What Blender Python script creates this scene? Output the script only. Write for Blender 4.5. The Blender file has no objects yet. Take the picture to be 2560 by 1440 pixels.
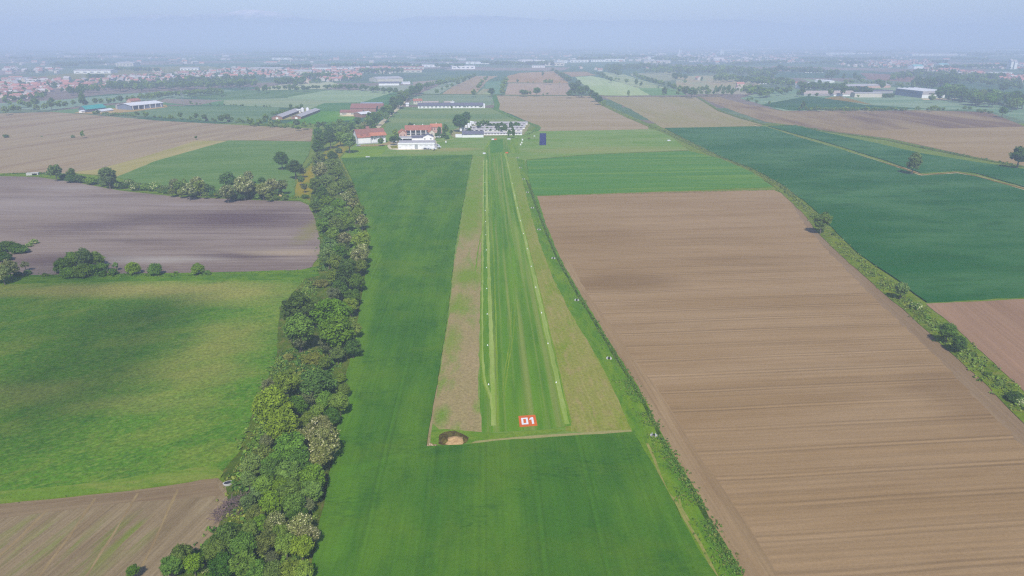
import bpy, bmesh, math, random
import numpy as np
from mathutils import Vector, Matrix, noise as mnoise

# ------------------------------------------------------------------ camera, world, sun
S = bpy.context.scene
COL = S.collection
H = 100.0                       # flying height
FPX = 1730.0                    # focal length in photo pixels (2560 wide)
PITCH = math.atan(620.0 / FPX)
cam = bpy.data.cameras.new('camera'); cam_o = bpy.data.objects.new('camera', cam); COL.objects.link(cam_o)
cam_o.location = (0, 0, H); cam_o.rotation_euler = (math.pi / 2 - PITCH, 0, 0)
cam.sensor_width = 36; cam.lens = 36 * FPX / 2560; cam.clip_end = 120000; cam.clip_start = 1
S.camera = cam_o

SUN_EL = math.radians(47); SUN_AZ = math.radians(177)      # clockwise from +Y: right behind the camera
SUNV = Vector((math.sin(SUN_AZ) * math.cos(SUN_EL), math.cos(SUN_AZ) * math.cos(SUN_EL), math.sin(SUN_EL)))
SIG = 3.3e-4                                              # haze extinction per metre
HAZE_LIN = np.array([0.385, 0.520, 0.755])                # what the haze piles up to far away
KILL = np.array([1.24, 1.18, 1.24])                       # light on flat ground
world = bpy.data.worlds.new('World'); S.world = world; world.use_nodes = True
wn = world.node_tree
sky = wn.nodes.new('ShaderNodeTexSky'); sky.sky_type = 'NISHITA'; sky.sun_disc = False
sky.sun_elevation = SUN_EL; sky.sun_rotation = SUN_AZ; sky.air_density = 1.0; sky.dust_density = 0.6; sky.ozone_density = 2.0
tint = wn.nodes.new('ShaderNodeMixRGB'); tint.blend_type = 'MULTIPLY'; tint.inputs[0].default_value = 1; tint.inputs[2].default_value = (0.78, 0.83, 1.06, 1)
wn.links.new(sky.outputs[0], tint.inputs[1]); wn.links.new(tint.outputs[0], wn.nodes['Background'].inputs[0]); wn.nodes['Background'].inputs[1].default_value = 0.13
sun = bpy.data.lights.new('sun', 'SUN'); sun.energy = 4.6; sun.angle = math.radians(0.5); sun.color = (1, 0.95, 0.88)
sun_o = bpy.data.objects.new('sun', sun); COL.objects.link(sun_o)
sun_o.rotation_euler = (-SUNV).to_track_quat('-Z', 'Y').to_euler(); sun_o.location = (0, 0, 500)
S.view_settings.view_transform = 'Standard'; S.view_settings.look = 'None'; S.view_settings.exposure = 0; S.view_settings.gamma = 1
S.render.engine = 'CYCLES'
cy = S.cycles
cy.max_bounces = 5; cy.diffuse_bounces = 2; cy.glossy_bounces = 1; cy.transmission_bounces = 2; cy.volume_bounces = 1
cy.transparent_max_bounces = 4; cy.caustics_reflective = False; cy.caustics_refractive = False
cy.sample_clamp_indirect = 3.0
try:
    cy.use_denoising = False; cy.use_adaptive_sampling = False; cy.filter_width = 1.25
except Exception:
    pass
rnd = random.Random(11)
rng = np.random.default_rng(7)

# ------------------------------------------------------------------ geometry of the place, read off the photograph
CP, SP_ = math.cos(PITCH), math.sin(PITCH)
def P(x, y, z=0.0):
    """point of the world at height z that the photo shows at pixel (x, y) of 2560 x 1440"""
    a, b = (x - 1280) / FPX, (720 - y) / FPX
    dx, dy, dz = a, CP + b * SP_, -SP_ + b * CP
    t = (z - H) / dz
    return Vector((dx * t, dy * t, z))
def depth(p):
    return p.y * CP + (H - p.z) * SP_
def mpp(p):
    return depth(p) / FPX
def lin(c):
    c = np.array(c, float) / 255.0
    return np.where(c <= 0.04045, c / 12.92, ((c + 0.055) / 1.055) ** 2.4)
def A(c, at, k=1.0):
    """surface colour that shows as c in the photo through the air between (k: how squarely it faces the light)"""
    d = (P(*at) - Vector((0, 0, H))).length
    T = math.exp(-SIG * d)
    o = np.clip((lin(c) - HAZE_LIN * (1 - T)) / T / KILL / k, 0.008, 0.82)
    return (float(o[0]), float(o[1]), float(o[2]), 1.0)

def tag(o, label=None, cat=None, group=None, kind=None):
    if label: o['label'] = label
    if cat: o['category'] = cat
    if group: o['group'] = group
    if kind: o['kind'] = kind
    return o
def empty(name, loc, rz=0.0):
    o = bpy.data.objects.new(name, None); COL.objects.link(o); o.location = loc; o.rotation_euler = (0, 0, rz)
    o.empty_display_size = 0.5
    return o
def mesh_np(name, V, F, mats, mi=None, tint=None, k=4):
    """mesh from an (n,3) array and an (m,k) face array"""
    me = bpy.data.meshes.new(name)
    V = np.asarray(V, np.float32); F = np.asarray(F, np.int32)
    me.vertices.add(len(V)); me.vertices.foreach_set('co', V.ravel())
    me.loops.add(F.size); me.loops.foreach_set('vertex_index', F.ravel())
    me.polygons.add(len(F)); me.polygons.foreach_set('loop_start', np.arange(0, F.size, F.shape[1], dtype=np.int32))
    for m in mats: me.materials.append(m)
    if mi is not None: me.polygons.foreach_set('material_index', np.asarray(mi, np.int32))
    if tint is not None:
        at = me.attributes.new('tint', 'FLOAT', 'FACE'); at.data.foreach_set('value', np.asarray(tint, np.float32))
    me.update(calc_edges=True); me.validate()
    return me
def put(name, me, parent=None):
    o = bpy.data.objects.new(name, me); COL.objects.link(o)
    if parent: o.parent = parent
    return o

# ------------------------------------------------------------------ materials
class NT:
    def __init__(self, name):
        self.m = bpy.data.materials.new(name); self.m.use_nodes = True
        self.t = self.m.node_tree; self.t.nodes.clear()
        self.out = self.t.nodes.new('ShaderNodeOutputMaterial')
    def n(self, ty, **kw):
        nd = self.t.nodes.new('ShaderNode' + ty)
        for k, v in kw.items(): setattr(nd, k, v)
        return nd
    def s(self, sock, v):
        if v is None: return
        if isinstance(v, bpy.types.NodeSocket): self.t.links.new(v, sock)
        else:
            try: sock.default_value = v
            except Exception: sock.default_value = v[:3]
    def math(self, op, a, b=None, c=None, clamp=False):
        nd = self.n('Math', operation=op, use_clamp=clamp)
        for i, v in enumerate((a, b, c)): self.s(nd.inputs[i], v)
        return nd.outputs[0]
    def mix(self, f, a, b, mode='MIX'):
        nd = self.n('MixRGB', blend_type=mode)
        self.s(nd.inputs[0], f); self.s(nd.inputs[1], a); self.s(nd.inputs[2], b)
        return nd.outputs[0]
    def mapv(self, vec, scale=(1, 1, 1), rot=0.0, loc=(0, 0, 0)):
        nd = self.n('Mapping'); self.s(nd.inputs[0], vec)
        nd.inputs['Location'].default_value = loc; nd.inputs['Rotation'].default_value = (0, 0, rot); nd.inputs['Scale'].default_value = scale
        return nd.outputs[0]
    def noise(self, vec, scale=1.0, detail=3.0, rough=0.55, dist=0.0):
        nd = self.n('TexNoise'); self.s(nd.inputs['Vector'], vec)
        nd.inputs['Scale'].default_value = scale; nd.inputs['Detail'].default_value = detail
        nd.inputs['Roughness'].default_value = rough; nd.inputs['Distortion'].default_value = dist
        return nd.outputs[0]
    def rng(self, v, a, b, c=0.0, d=1.0):
        nd = self.n('MapRange'); self.s(nd.inputs[0], v)
        for i, x in enumerate((a, b, c, d)): nd.inputs[i + 1].default_value = x
        return nd.outputs[0]
    def pos(self):
        return self.n('NewGeometry').outputs['Position']
    def diffuse(self, col, rough=0.9, spec=0.15, bump=None, bstr=0.5, bdist=0.1):
        b = self.n('BsdfPrincipled'); self.s(b.inputs['Base Color'], col)
        b.inputs['Roughness'].default_value = rough; b.inputs['Specular IOR Level'].default_value = spec
        if bump is not None:
            bp = self.n('Bump'); bp.inputs['Strength'].default_value = bstr; bp.inputs['Distance'].default_value = bdist
            self.s(bp.inputs['Height'], bump); self.t.links.new(bp.outputs[0], b.inputs['Normal'])
        self.t.links.new(b.outputs[0], self.out.inputs['Surface'])
        return self.m

def scal(c, f): return (c[0] * f, c[1] * f, c[2] * f, 1)
def plain(name, c, var=0.12, scale=0.6, rough=0.8, spec=0.2):
    """paint, plaster, sheet metal: one colour with weathering"""
    t = NT(name); p = t.pos()
    f = t.noise(p, scale, 5, 0.65)
    return t.diffuse(t.mix(t.rng(f, 0.3, 0.7), scal(c, 1 - var), scal(c, 1 + var * 0.5)), rough, spec)
def roof_mat(name, c, c2=None):
    """weathered tile or sheet roof: blotches and rows"""
    t = NT(name); p = t.pos()
    f = t.rng(t.noise(p, 0.35, 6, 0.7), 0.3, 0.7)
    g = t.rng(t.noise(t.mapv(p, (2.5, 0.3, 0.3)), 1.0, 3), 0.35, 0.65)
    col = t.mix(f, scal(c, 0.8), c2 or scal(c, 1.15))
    col = t.mix(t.math('MULTIPLY', g, 0.35), col, scal(c, 0.62))
    return t.diffuse(col, 0.85, 0.15)
def field_mat(name, base, alt, dark, rot=0.0, blotch=50.0, stretch=4.0, lo=0.42, hi=0.6, rows=None, tram=None, grain=(0.9, 0.12), fine=0.5, dlo=0.5, dhi=0.68, seed=0.0, bump=0.4, extra=None, streak=None):
    """a field: broad patches, patches of a second colour, sowing rows, wheel lines and grain, all in metres of the ground"""
    t = NT(name); p = t.pos(); r = t.mapv(p, (1, 1, 1), -rot, (seed, seed * 1.7, 0))
    n1 = t.noise(t.mapv(r, (1 / stretch, 1, 1)), 1 / blotch, 5, 0.6, 0.3)
    n2 = t.noise(t.mapv(r, (1 / (stretch * 0.7 + 0.3), 1, 1), 0, (31, 7, 0)), 3.3 / blotch, 6, 0.65, 0.2)
    c = t.mix(t.rng(n1, lo, hi), base, alt)
    c = t.mix(t.math('MULTIPLY', t.rng(n2, dlo, dhi), fine), c, dark)
    if streak:                                  # long streaks along the rows: (cross scale, length, strength, colour)
        ns = t.noise(t.mapv(r, (1 / streak[1], 1 / streak[0], 1), 0, (5, 3, 0)), 1.0, 4, 0.6)
        c = t.mix(t.math('MULTIPLY', t.rng(ns, 0.48, 0.68), streak[2]), c, streak[3])
    f = t.rng(t.noise(p, grain[0], 5, 0.7), 0.25, 0.75, 1 - grain[1], 1 + grain[1])
    hgt = t.noise(p, grain[0], 4, 0.7)
    if rows:                                    # (rows per metre, strength)
        rn = t.noise(t.mapv(r, (0.012, 1, 1)), rows[0], 2, 0.5)
        f = t.math('MULTIPLY', f, t.rng(rn, 0.35, 0.65, 1 - rows[1], 1 + rows[1]))
        hgt = t.math('ADD', hgt, rn)
    if tram:                                    # (spacing, strength, offset, half width)
        sx = t.n('SeparateXYZ'); t.s(sx.inputs[0], r)
        wob = t.math('MULTIPLY', t.math('SUBTRACT', t.noise(t.mapv(r, (0.02, 0.002, 1)), 1.0, 2), 0.5), 1.6)
        v = t.math('FRACT', t.math('DIVIDE', t.math('ADD', t.math('ADD', sx.outputs[1], wob), tram[2]), tram[0]))
        hw = tram[3] / tram[0]
        for cen, amp in ((0.5 - 1.5 * hw, -1), (0.5 + 0.1 * hw, 0.7), (0.5 + 1.7 * hw, -1)):
            d = t.math('ABSOLUTE', t.math('SUBTRACT', v, cen))
            m = t.rng(d, hw * 0.35, hw * 0.85, 1, 0)
            mod = t.rng(t.noise(t.mapv(r, (0.02, 0.05, 1)), 1.0, 3), 0.3, 0.7, 0.35, 1.0)
            f = t.math('MULTIPLY', f, t.math('ADD', 1.0, t.math('MULTIPLY', t.math('MULTIPLY', m, mod), tram[1] * amp)))
    if extra: c = extra(t, r, p, c)
    c = t.mix(1.0, c, f, 'MULTIPLY')
    return t.diffuse(c, 0.95, 0.05, hgt, bump, 0.12)
def leaf_mat(name, dk, lt, trans=0.28):
    t = NT(name)
    at = t.n('Attribute', attribute_name='tint').outputs['Fac']
    oi = t.n('ObjectInfo').outputs['Random']
    col = t.mix(at, dk, lt)
    hs = t.n('HueSaturation'); t.s(hs.inputs['Color'], col)
    t.s(hs.inputs['Hue'], t.rng(oi, 0, 1, 0.482, 0.514)); t.s(hs.inputs['Value'], t.rng(t.math('FRACT', t.math('MULTIPLY', oi, 7.31)), 0, 1, 0.78, 1.2))
    t.s(hs.inputs['Saturation'], t.rng(t.math('FRACT', t.math('MULTIPLY', oi, 3.77)), 0, 1, 0.92, 1.05))
    d = t.n('BsdfDiffuse'); tr = t.n('BsdfTranslucent'); mx = t.n('MixShader'); mx.inputs[0].default_value = trans
    t.s(d.inputs[0], hs.outputs[0]); t.s(tr.inputs[0], hs.outputs[0])
    t.t.links.new(d.outputs[0], mx.inputs[1]); t.t.links.new(tr.outputs[0], mx.inputs[2]); t.t.links.new(mx.outputs[0], t.out.inputs['Surface'])
    return t.m
def c4(r, g, b): return (r, g, b, 1)

# ------------------------------------------------------------------ ground polygons
ZL = [0.012]
def resample(pts, step, jit, seed):
    out = []
    rr = random.Random(seed)
    n = len(pts)
    for i in range(n):
        a, b = pts[i], pts[(i + 1) % n]
        L = (b - a).length; k = max(1, min(60, int(L / step)))
        for j in range(k):
            q = a.lerp(b, j / k)
            if j:
                q = q + Vector((rr.uniform(-jit, jit), rr.uniform(-jit, jit), 0))
            out.append(q)
    return out
def beyond(px):
    """let a field that runs out of the picture carry on over the land beyond it, along the same edges"""
    ins = lambda q: 0 < q[0] < 2560 and q[1] < 1440
    if min(q[1] for q in px) < 300 or all(ins(q) for q in px): return px
    out = []; n = len(px)
    for i, q in enumerate(px):
        if ins(q): out.append(q); continue
        nb = [px[j % n] for j in (i - 1, i + 1) if ins(px[j % n])]
        if not nb: continue
        a = nb[0]; d = math.hypot(q[0] - a[0], q[1] - a[1]); k = 700 if q[1] >= 600 else 350
        y = q[1] + (q[1] - a[1]) / d * k
        out.append((q[0] + (q[0] - a[0]) / d * k, max(290, y)))
    return out if len(out) > 2 else px
def sheet(name, px, mat, lift=0.0, jit=None, label=None, world=None):
    """a piece of ground (or a standing crop 'lift' metres tall) outlined from the photo"""
    pts = world if world else [P(*q) for q in beyond(px)]
    c = sum(pts, Vector()) / len(pts); d = c.length
    j = jit if jit is not None else 0.0009 * d
    pts = resample(pts, max(4.0, d * 0.012), j, len(name) * 7 + len(pts))
    z = ZL[0]; ZL[0] += 0.003
    bm = bmesh.new()
    top = [bm.verts.new((p.x, p.y, z + lift)) for p in pts]
    f = bm.faces.new(top); f.normal_update()
    if f.normal.z < 0: f.normal_flip()
    if lift > 0.1:
        bot = [bm.verts.new((p.x, p.y, 0.0)) for p in pts]
        n = len(pts)
        for i in range(n):
            bm.faces.new((top[i], top[(i + 1) % n], bot[(i + 1) % n], bot[i]))
        bmesh.ops.recalc_face_normals(bm, faces=bm.faces)
    bmesh.ops.triangulate(bm, faces=[q for q in bm.faces if len(q.verts) > 4])
    me = bpy.data.meshes.new(name); bm.to_mesh(me); bm.free(); me.materials.append(mat)
    o = put(name, me); tag(o, label, None, None, 'structure')
    return o
def ribbon(name, px, wpx, mat, label=None, taper=None):
    """a track: polyline in the photo, width in metres"""
    ps = [P(*q) for q in px]
    L, R = [], []
    for i, p in enumerate(ps):
        a = ps[max(0, i - 1)]; b = ps[min(len(ps) - 1, i + 1)]
        t = (b - a).normalized(); nrm = Vector((-t.y, t.x, 0))
        w = wpx if not isinstance(wpx, (list, tuple)) else wpx[i]
        L.append(p + nrm * w / 2); R.append(p - nrm * w / 2)
    return sheet(name, None, mat, 0, 0.15 + 0.03 * (wpx if not isinstance(wpx, (list, tuple)) else wpx[0]), label, L + R[::-1])
def rot_of(a, b):
    p, q = P(*a), P(*b)
    return math.atan2(q.y - p.y, q.x - p.x)

# ------------------------------------------------------------------ the plain itself, out to the horizon
def plain_mat():
    t = NT('plain'); p = t.pos()
    wob = t.mix(0.5, t.mapv(p, (1, 1, 0)), t.mapv(p, (1, 1, 0)))
    vo = t.n('TexVoronoi', feature='F1', distance='CHEBYCHEV'); t.s(vo.inputs['Vector'], t.mapv(p, (1 / 420, 1 / 300, 0), 0.12)); vo.inputs['Scale'].default_value = 1.0
    sc = t.n('SeparateColor'); t.s(sc.inputs[0], vo.outputs['Color'])
    r = t.n('ValToRGB'); e = r.color_ramp; e.interpolation = 'CONSTANT'
    cols = [c4(.045, .115, .045), c4(.085, .15, .06), c4(.2, .15, .115), c4(.06, .13, .05), c4(.12, .17, .08), c4(.25, .19, .15), c4(.05, .1, .05)]
    e.elements[0].color = cols[0]; e.elements[1].position = 0.16; e.elements[1].color = cols[1]
    for i, pos in enumerate((0.32, 0.48, 0.62, 0.76, 0.9)):
        q = e.elements.new(pos); q.color = cols[i + 2]
    t.s(r.inputs[0], sc.outputs[0])
    f = t.rng(t.noise(t.mapv(p, (1 / 60, 1 / 25, 0)), 1.0, 6, 0.65), 0.3, 0.7, 0.75, 1.2)
    c = t.mix(1.0, r.outputs[0], f, 'MULTIPLY')
    return t.diffuse(c, 0.95, 0.03)
gm = plain_mat()
R_ = 42000.0
gr = put('ground', mesh_np('ground', [(-R_, -600, 0), (R_, -600, 0), (R_, R_, 0), (-R_, R_, 0)], [(0, 1, 2, 3)], [gm])); tag(gr, kind='structure')

# ------------------------------------------------------------------ fields
m = field_mat('verge_grass', A((124, 142, 84), (1300, 700)), A((112, 134, 74), (1300, 700)), A((150, 148, 102), (1300, 700)), blotch=8, stretch=2, fine=0.8, grain=(1.2, 0.25))
sheet('verge', None, m, 0, 1, None, [Vector((-700, 60, 0)), Vector((700, 60, 0)), Vector((1100, 900, 0)), Vector((-1000, 900, 0))])
RW = rot_of((1215, 1060), (1213, 400))               # the airstrip's direction
RB = rot_of((1680, 1133), (2490, 1092))              # rows of the big brown field
def mix3(a, b, f): return tuple(a[i] * (1 - f) + b[i] * f for i in range(3)) + (1,)

def soil(name, c, at, alt=None, dark=None, **k):
    b = A(c, at); a = A(alt, at) if alt else scal(b, 0.86); d = A(dark, at) if dark else scal(b, 0.72)
    return field_mat(name, b, a, d, **k)
def blots(items, sx=0.02, sy=0.08, amp=1.6, at=None):
    """patches of another colour with ragged edges: (photo x, y, half length m, half depth m, strength, colour)"""
    def f(t, r, p, c):
        for (x, y, rx, ry, s_, col) in items:
            q = P(x, y); mp = t.n('Mapping', vector_type='TEXTURE'); t.s(mp.inputs[0], p)
            mp.inputs['Location'].default_value = (q.x, q.y, 0); mp.inputs['Scale'].default_value = (rx, ry, 80)
            ln = t.n('VectorMath', operation='LENGTH'); t.s(ln.inputs[0], mp.outputs[0])
            e = t.math('ADD', ln.outputs['Value'], t.math('MULTIPLY', t.math('SUBTRACT', t.noise(t.mapv(r, (sx, sy, 1), 0, (x, y, 0)), 1, 7, 0.68), 0.5), amp))
            c = t.mix(t.math('MULTIPLY', t.rng(e, 0.3, 1.3, 1, 0), s_), c, A(col, (x, y)))
        return c
    return f
# far fields first (they lie lowest)
FAR = [
 # name, outline, colour, second colour, rotation pair
 ('brown_field', [(1128, 218), (1190, 190), (1245, 190), (1222, 200), (1188, 235), (1105, 235)], (176, 160, 152), (168, 156, 154)),
 ('brown_field', [(1268, 190), (1300, 182), (1385, 178), (1422, 208), (1268, 206)], (180, 163, 158), (172, 155, 150)),
 ('brown_field', [(1270, 208), (1425, 208), (1424, 238), (1262, 237)], (182, 163, 156), (172, 156, 150)),
 ('green_field', [(1215, 204), (1256, 203), (1252, 235), (1232, 235), (1208, 232)], (118, 165, 145), (128, 170, 150)),
 ('green_field', [(1050, 234), (1130, 200), (1180, 186), (1190, 190), (1120, 222), (1098, 235)], (135, 172, 155), (150, 180, 160)),
 ('meadow', [(1208, 222), (1228, 222), (1225, 236), (1190, 236)], (165, 170, 148), (150, 165, 145)),
 ('green_field', [(1040, 238), (1230, 236), (1236, 262), (1180, 268), (1020, 262)], (125, 162, 138), (135, 168, 142)),
 ('green_field', [(960, 322), (985, 278), (1010, 268), (1225, 270), (1242, 274), (1330, 318), (1300, 326), (1150, 322), (1080, 330), (960, 335)], (112, 152, 118), (128, 160, 122)),
 ('pale_green_field', [(1438, 192), (1480, 190), (1500, 194), (1600, 218), (1625, 238), (1520, 240), (1495, 236), (1450, 205)], (155, 190, 155), (165, 196, 162)),
 ('green_field', [(1592, 219), (1680, 221), (1720, 238), (1628, 239)], (118, 165, 135), (128, 172, 140)),
 ('pale_green_field', [(1510, 180), (1560, 186), (1670, 220), (1592, 220), (1505, 190)], (148, 180, 158), (158, 188, 162)),
 ('brown_field', [(1405, 180), (1465, 179), (1490, 188), (1430, 192)], (170, 158, 158), None),
 ('green_field', [(1575, 184), (1690, 178), (1690, 200), (1640, 205), (1580, 190)], (150, 178, 162), None),
 ('green_field', [(1690, 190), (1830, 188), (1900, 200), (1900, 215), (1830, 235), (1720, 235), (1690, 215)], (150, 180, 158), (160, 175, 155)),
 ('sandy_field', [(1745, 232), (1760, 222), (1860, 222), (1870, 236)], (175, 168, 160), None),
 ('green_field', [(1850, 246), (1920, 224), (2000, 224), (2040, 240), (2240, 238), (2560, 262), (2950, 290), (2950, 415), (2560, 302), (2490, 282), (2395, 274), (1960, 277)], (122, 165, 140), (142, 178, 150)),
 ('dark_green_field', [(1900, 262), (2020, 240), (2080, 246), (2160, 262), (2330, 272), (1975, 276)], (86, 136, 118), (98, 146, 124)),
 ('brown_field', [(1930, 165), (2040, 168), (2060, 178), (1925, 178)], (165, 160, 170), None),
 ('brown_field', [(2150, 182), (2290, 190), (2280, 206), (2170, 198)], (160, 150, 158), None),
 ('green_field', [(2130, 196), (2290, 206), (2300, 218), (2130, 208)], (130, 165, 155), None),
 ('green_field', [(2000, 196), (2130, 206), (2280, 222), (2260, 228), (2040, 210)], (142, 178, 158), None),
 # left far
 ('green_field', [(0, 258), (140, 250), (410, 228), (560, 224), (640, 232), (420, 248), (230, 262), (120, 276), (0, 270)], (138, 175, 155), (128, 168, 148)),
 ('green_field', [(100, 282), (240, 266), (420, 250), (700, 246), (870, 244), (690, 264), (430, 262), (300, 282), (200, 284)], (110, 158, 130), (120, 164, 134)),
 ('brown_field', [(400, 255), (410, 247), (560, 250), (500, 262), (470, 263)], (160, 150, 148), None),
 ('green_field', [(420, 265), (680, 263), (700, 270), (690, 286), (640, 312), (380, 292), (270, 284)], (108, 152, 124), (120, 160, 130)),
 ('green_field', [(450, 240), (600, 226), (760, 222), (830, 224), (720, 244), (560, 248)], (112, 155, 132), (122, 162, 140)),
 ('pale_green_field', [(720, 243), (830, 224), (985, 228), (980, 240), (900, 256), (720, 252)], (140, 178, 148), (150, 184, 152)),
 ('pale_green_field', [(560, 250), (715, 245), (890, 256), (790, 272), (690, 268), (560, 262)], (138, 172, 142), (150, 178, 146)),
 ('green_field', [(985, 230), (1000, 232), (960, 275), (880, 290), (790, 290), (760, 278), (810, 258), (905, 256)], (100, 150, 122), (108, 156, 124)),
 ('bright_green_field', [(750, 296), (800, 278), (870, 279), (890, 292), (880, 300), (760, 312), (715, 308)], (102, 158, 100), (112, 166, 104)),
 ('pale_green_field', [(640, 222), (700, 212), (830, 205), (850, 212), (820, 222), (650, 226)], (168, 192, 165), None),
 ('pale_green_field', [(905, 215), (1040, 212), (1060, 222), (1040, 232), (1000, 228), (900, 224)], (150, 178, 160), None),
 ('brown_field', [(1030, 205), (1095, 200), (1080, 212), (1035, 214)], (170, 160, 160), None),
 ('green_field', [(60, 195), (330, 168), (520, 165), (560, 172), (330, 190), (80, 205)], (142, 172, 160), None),
]
for i, (nm, px, c, c2) in enumerate(FAR):
    cx = sum(q[0] for q in px) / len(px); cyy = sum(q[1] for q in px) / len(px)
    fix = (lambda q: (q[0] + 13, q[1] - 3, q[2] + 20) if q[1] > q[0] + 8 else (q[0] - 2, q[1] + 8, q[2] + 20)) if cyy < 300 else (lambda q: (q[0] + 15, q[1], q[2] + 18))
    c = fix(c); c2 = fix(c2) if c2 else None
    b = A(c, (cx, cyy)); a = A(c2, (cx, cyy)) if c2 else scal(b, 0.9)
    m = field_mat(nm, b, a, scal(b, 0.85), rot=rnd.choice((0.02, 0.1, -0.06, 1.5)), blotch=70, stretch=5, fine=0.4, grain=(0.35, 0.12), rows=(0.22, 0.06), bump=0.1, seed=i * 13.0)
    sheet(nm, px, m, 0.0)

m = soil('soil_pale_brown', (175, 165, 160), (1400, 285), (168, 158, 152), (163, 155, 146), rot=RB, blotch=40, stretch=9, rows=(0.3, 0.06), fine=0.5, grain=(0.5, 0.08), seed=3)
sheet('brown_field', [(1235, 239), (1478, 240), (1512, 264), (1620, 312), (1622, 324), (1500, 326), (1330, 329), (1342, 318), (1325, 306), (1240, 270)], m)
m = soil('soil_greenish_brown', (167, 162, 154), (1700, 285), (160, 158, 146), (163, 154, 148), rot=rot_of((1520, 262), (1660, 322)), blotch=60, stretch=5, rows=(0.3, 0.05), grain=(0.5, 0.08), seed=8)
sheet('brown_field', [(1508, 242), (1738, 243), (1800, 279), (1850, 297), (1908, 312), (1900, 315), (1658, 321), (1575, 272)], m)
m = soil('soil_patchy', (164, 154, 150), (2200, 300), (140, 133, 142), (148, 139, 141), rot=rot_of((1740, 244), (1900, 300)), blotch=90, stretch=4, rows=(0.3, 0.05), lo=0.45, hi=0.58, grain=(0.5, 0.08), seed=12)
sheet('brown_field', [(1748, 243), (1800, 243), (1868, 262), (1958, 277), (2300, 276), (2470, 280), (2515, 297), (2560, 316), (2900, 430), (2900, 486), (2560, 418), (2480, 402), (2350, 374), (2220, 346), (2050, 326), (1985, 314), (1915, 305), (1840, 280)], m)
m = soil('soil_strip', (172, 158, 148), (2400, 350), (165, 151, 142), (160, 146, 136), rot=0.02, blotch=70, stretch=6, rows=(0.3, 0.05), grain=(0.5, 0.08), seed=5)
sheet('brown_field', [(2080, 327), (2200, 325), (2560, 317), (2900, 431), (2900, 485), (2560, 417), (2480, 401), (2350, 373), (2220, 345)], m)

# teal winter cereal, right
m = field_mat('cereal_teal', A((77, 119, 103), (2200, 500)), A((94, 132, 111), (2200, 500)), A((70, 112, 99), (2200, 500)), rot=RB, blotch=55, stretch=2.5, rows=(0.7, 0.05), fine=0.7, tram=(22.0, 0.07, 0.0, 0.7), grain=(1.2, 0.12), seed=21)
sheet('cereal_field', [(1662, 321), (1912, 317), (1990, 342), (2100, 374), (2200, 406), (2270, 429), (2300, 441), (2392, 435), (2440, 443), (2560, 477), (2560, 744), (2420, 751), (2316, 757), (2232, 694), (2150, 640), (2092, 585), (2030, 520), (1955, 463), (1880, 422), (1800, 392), (1715, 350)], m, 0.55)
sheet('cereal_field', [(1920, 316), (1988, 315), (2050, 330), (2200, 361), (2300, 384), (2430, 405), (2560, 424), (2560, 468), (2440, 434), (2395, 428), (2300, 433), (2200, 398), (2080, 361)], m, 0.55)
m = soil('soil_pinkish', (168, 138, 122), (2480, 840), (156, 128, 114), (160, 134, 120), rot=rot_of((2320, 765), (2560, 985)), blotch=25, stretch=8, rows=(0.8, 0.07), grain=(1.2, 0.1), seed=33)
sheet('brown_field', [(2314, 760), (2420, 755), (2560, 748), (2640, 748), (2640, 1050), (2560, 978), (2470, 895), (2380, 812)], m)

# bright striped cereal in the middle right
m = field_mat('cereal_striped', A((102, 144, 107), (1600, 440)), A((120, 153, 107), (1600, 440)), A((92, 136, 106), (1600, 440)), rot=RB, blotch=9, stretch=22, lo=0.45, hi=0.62, rows=(0.5, 0.08), fine=0.6, grain=(1.0, 0.1), seed=41)
sheet('cereal_field', [(1316, 402), (1480, 388), (1722, 379), (1800, 398), (1880, 432), (1932, 468), (1660, 478), (1336, 489), (1322, 450)], m, 0.5)

# the big ploughed field on the right
v0 = P(1765, 1199); v0r = -math.sin(RB) * v0.x + math.cos(RB) * v0.y
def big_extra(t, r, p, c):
    # darker ragged-edged patches in the soil colour, and a few weeds
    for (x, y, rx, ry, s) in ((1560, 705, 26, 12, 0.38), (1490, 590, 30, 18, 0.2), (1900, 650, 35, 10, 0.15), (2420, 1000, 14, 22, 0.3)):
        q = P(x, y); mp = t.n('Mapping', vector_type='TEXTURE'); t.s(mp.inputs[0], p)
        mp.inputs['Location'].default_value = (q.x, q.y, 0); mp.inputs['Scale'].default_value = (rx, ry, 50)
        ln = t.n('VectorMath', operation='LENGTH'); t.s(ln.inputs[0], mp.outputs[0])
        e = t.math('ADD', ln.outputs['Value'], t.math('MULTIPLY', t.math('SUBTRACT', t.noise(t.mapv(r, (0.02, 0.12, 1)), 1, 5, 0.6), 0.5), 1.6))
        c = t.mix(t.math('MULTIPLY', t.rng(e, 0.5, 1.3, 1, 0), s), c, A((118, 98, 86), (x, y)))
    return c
BB = A((170, 143, 117), (1900, 950))
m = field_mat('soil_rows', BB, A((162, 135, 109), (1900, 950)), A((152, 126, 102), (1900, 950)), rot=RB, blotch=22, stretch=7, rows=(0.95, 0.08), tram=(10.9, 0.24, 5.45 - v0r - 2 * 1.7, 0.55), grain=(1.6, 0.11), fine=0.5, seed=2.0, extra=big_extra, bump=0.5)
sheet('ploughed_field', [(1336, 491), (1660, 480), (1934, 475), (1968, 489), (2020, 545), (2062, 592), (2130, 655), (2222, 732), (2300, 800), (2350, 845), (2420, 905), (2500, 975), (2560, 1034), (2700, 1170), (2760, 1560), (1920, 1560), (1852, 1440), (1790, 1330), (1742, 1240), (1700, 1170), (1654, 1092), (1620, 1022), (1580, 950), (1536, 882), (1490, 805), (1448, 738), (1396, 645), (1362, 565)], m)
m = soil('soil_headland', (156, 135, 117), (2300, 850), (150, 129, 112), (146, 124, 108), rot=rot_of((2222, 745), (2560, 1045)), blotch=12, stretch=8, rows=(1.0, 0.07), grain=(1.4, 0.1), seed=9)
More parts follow.
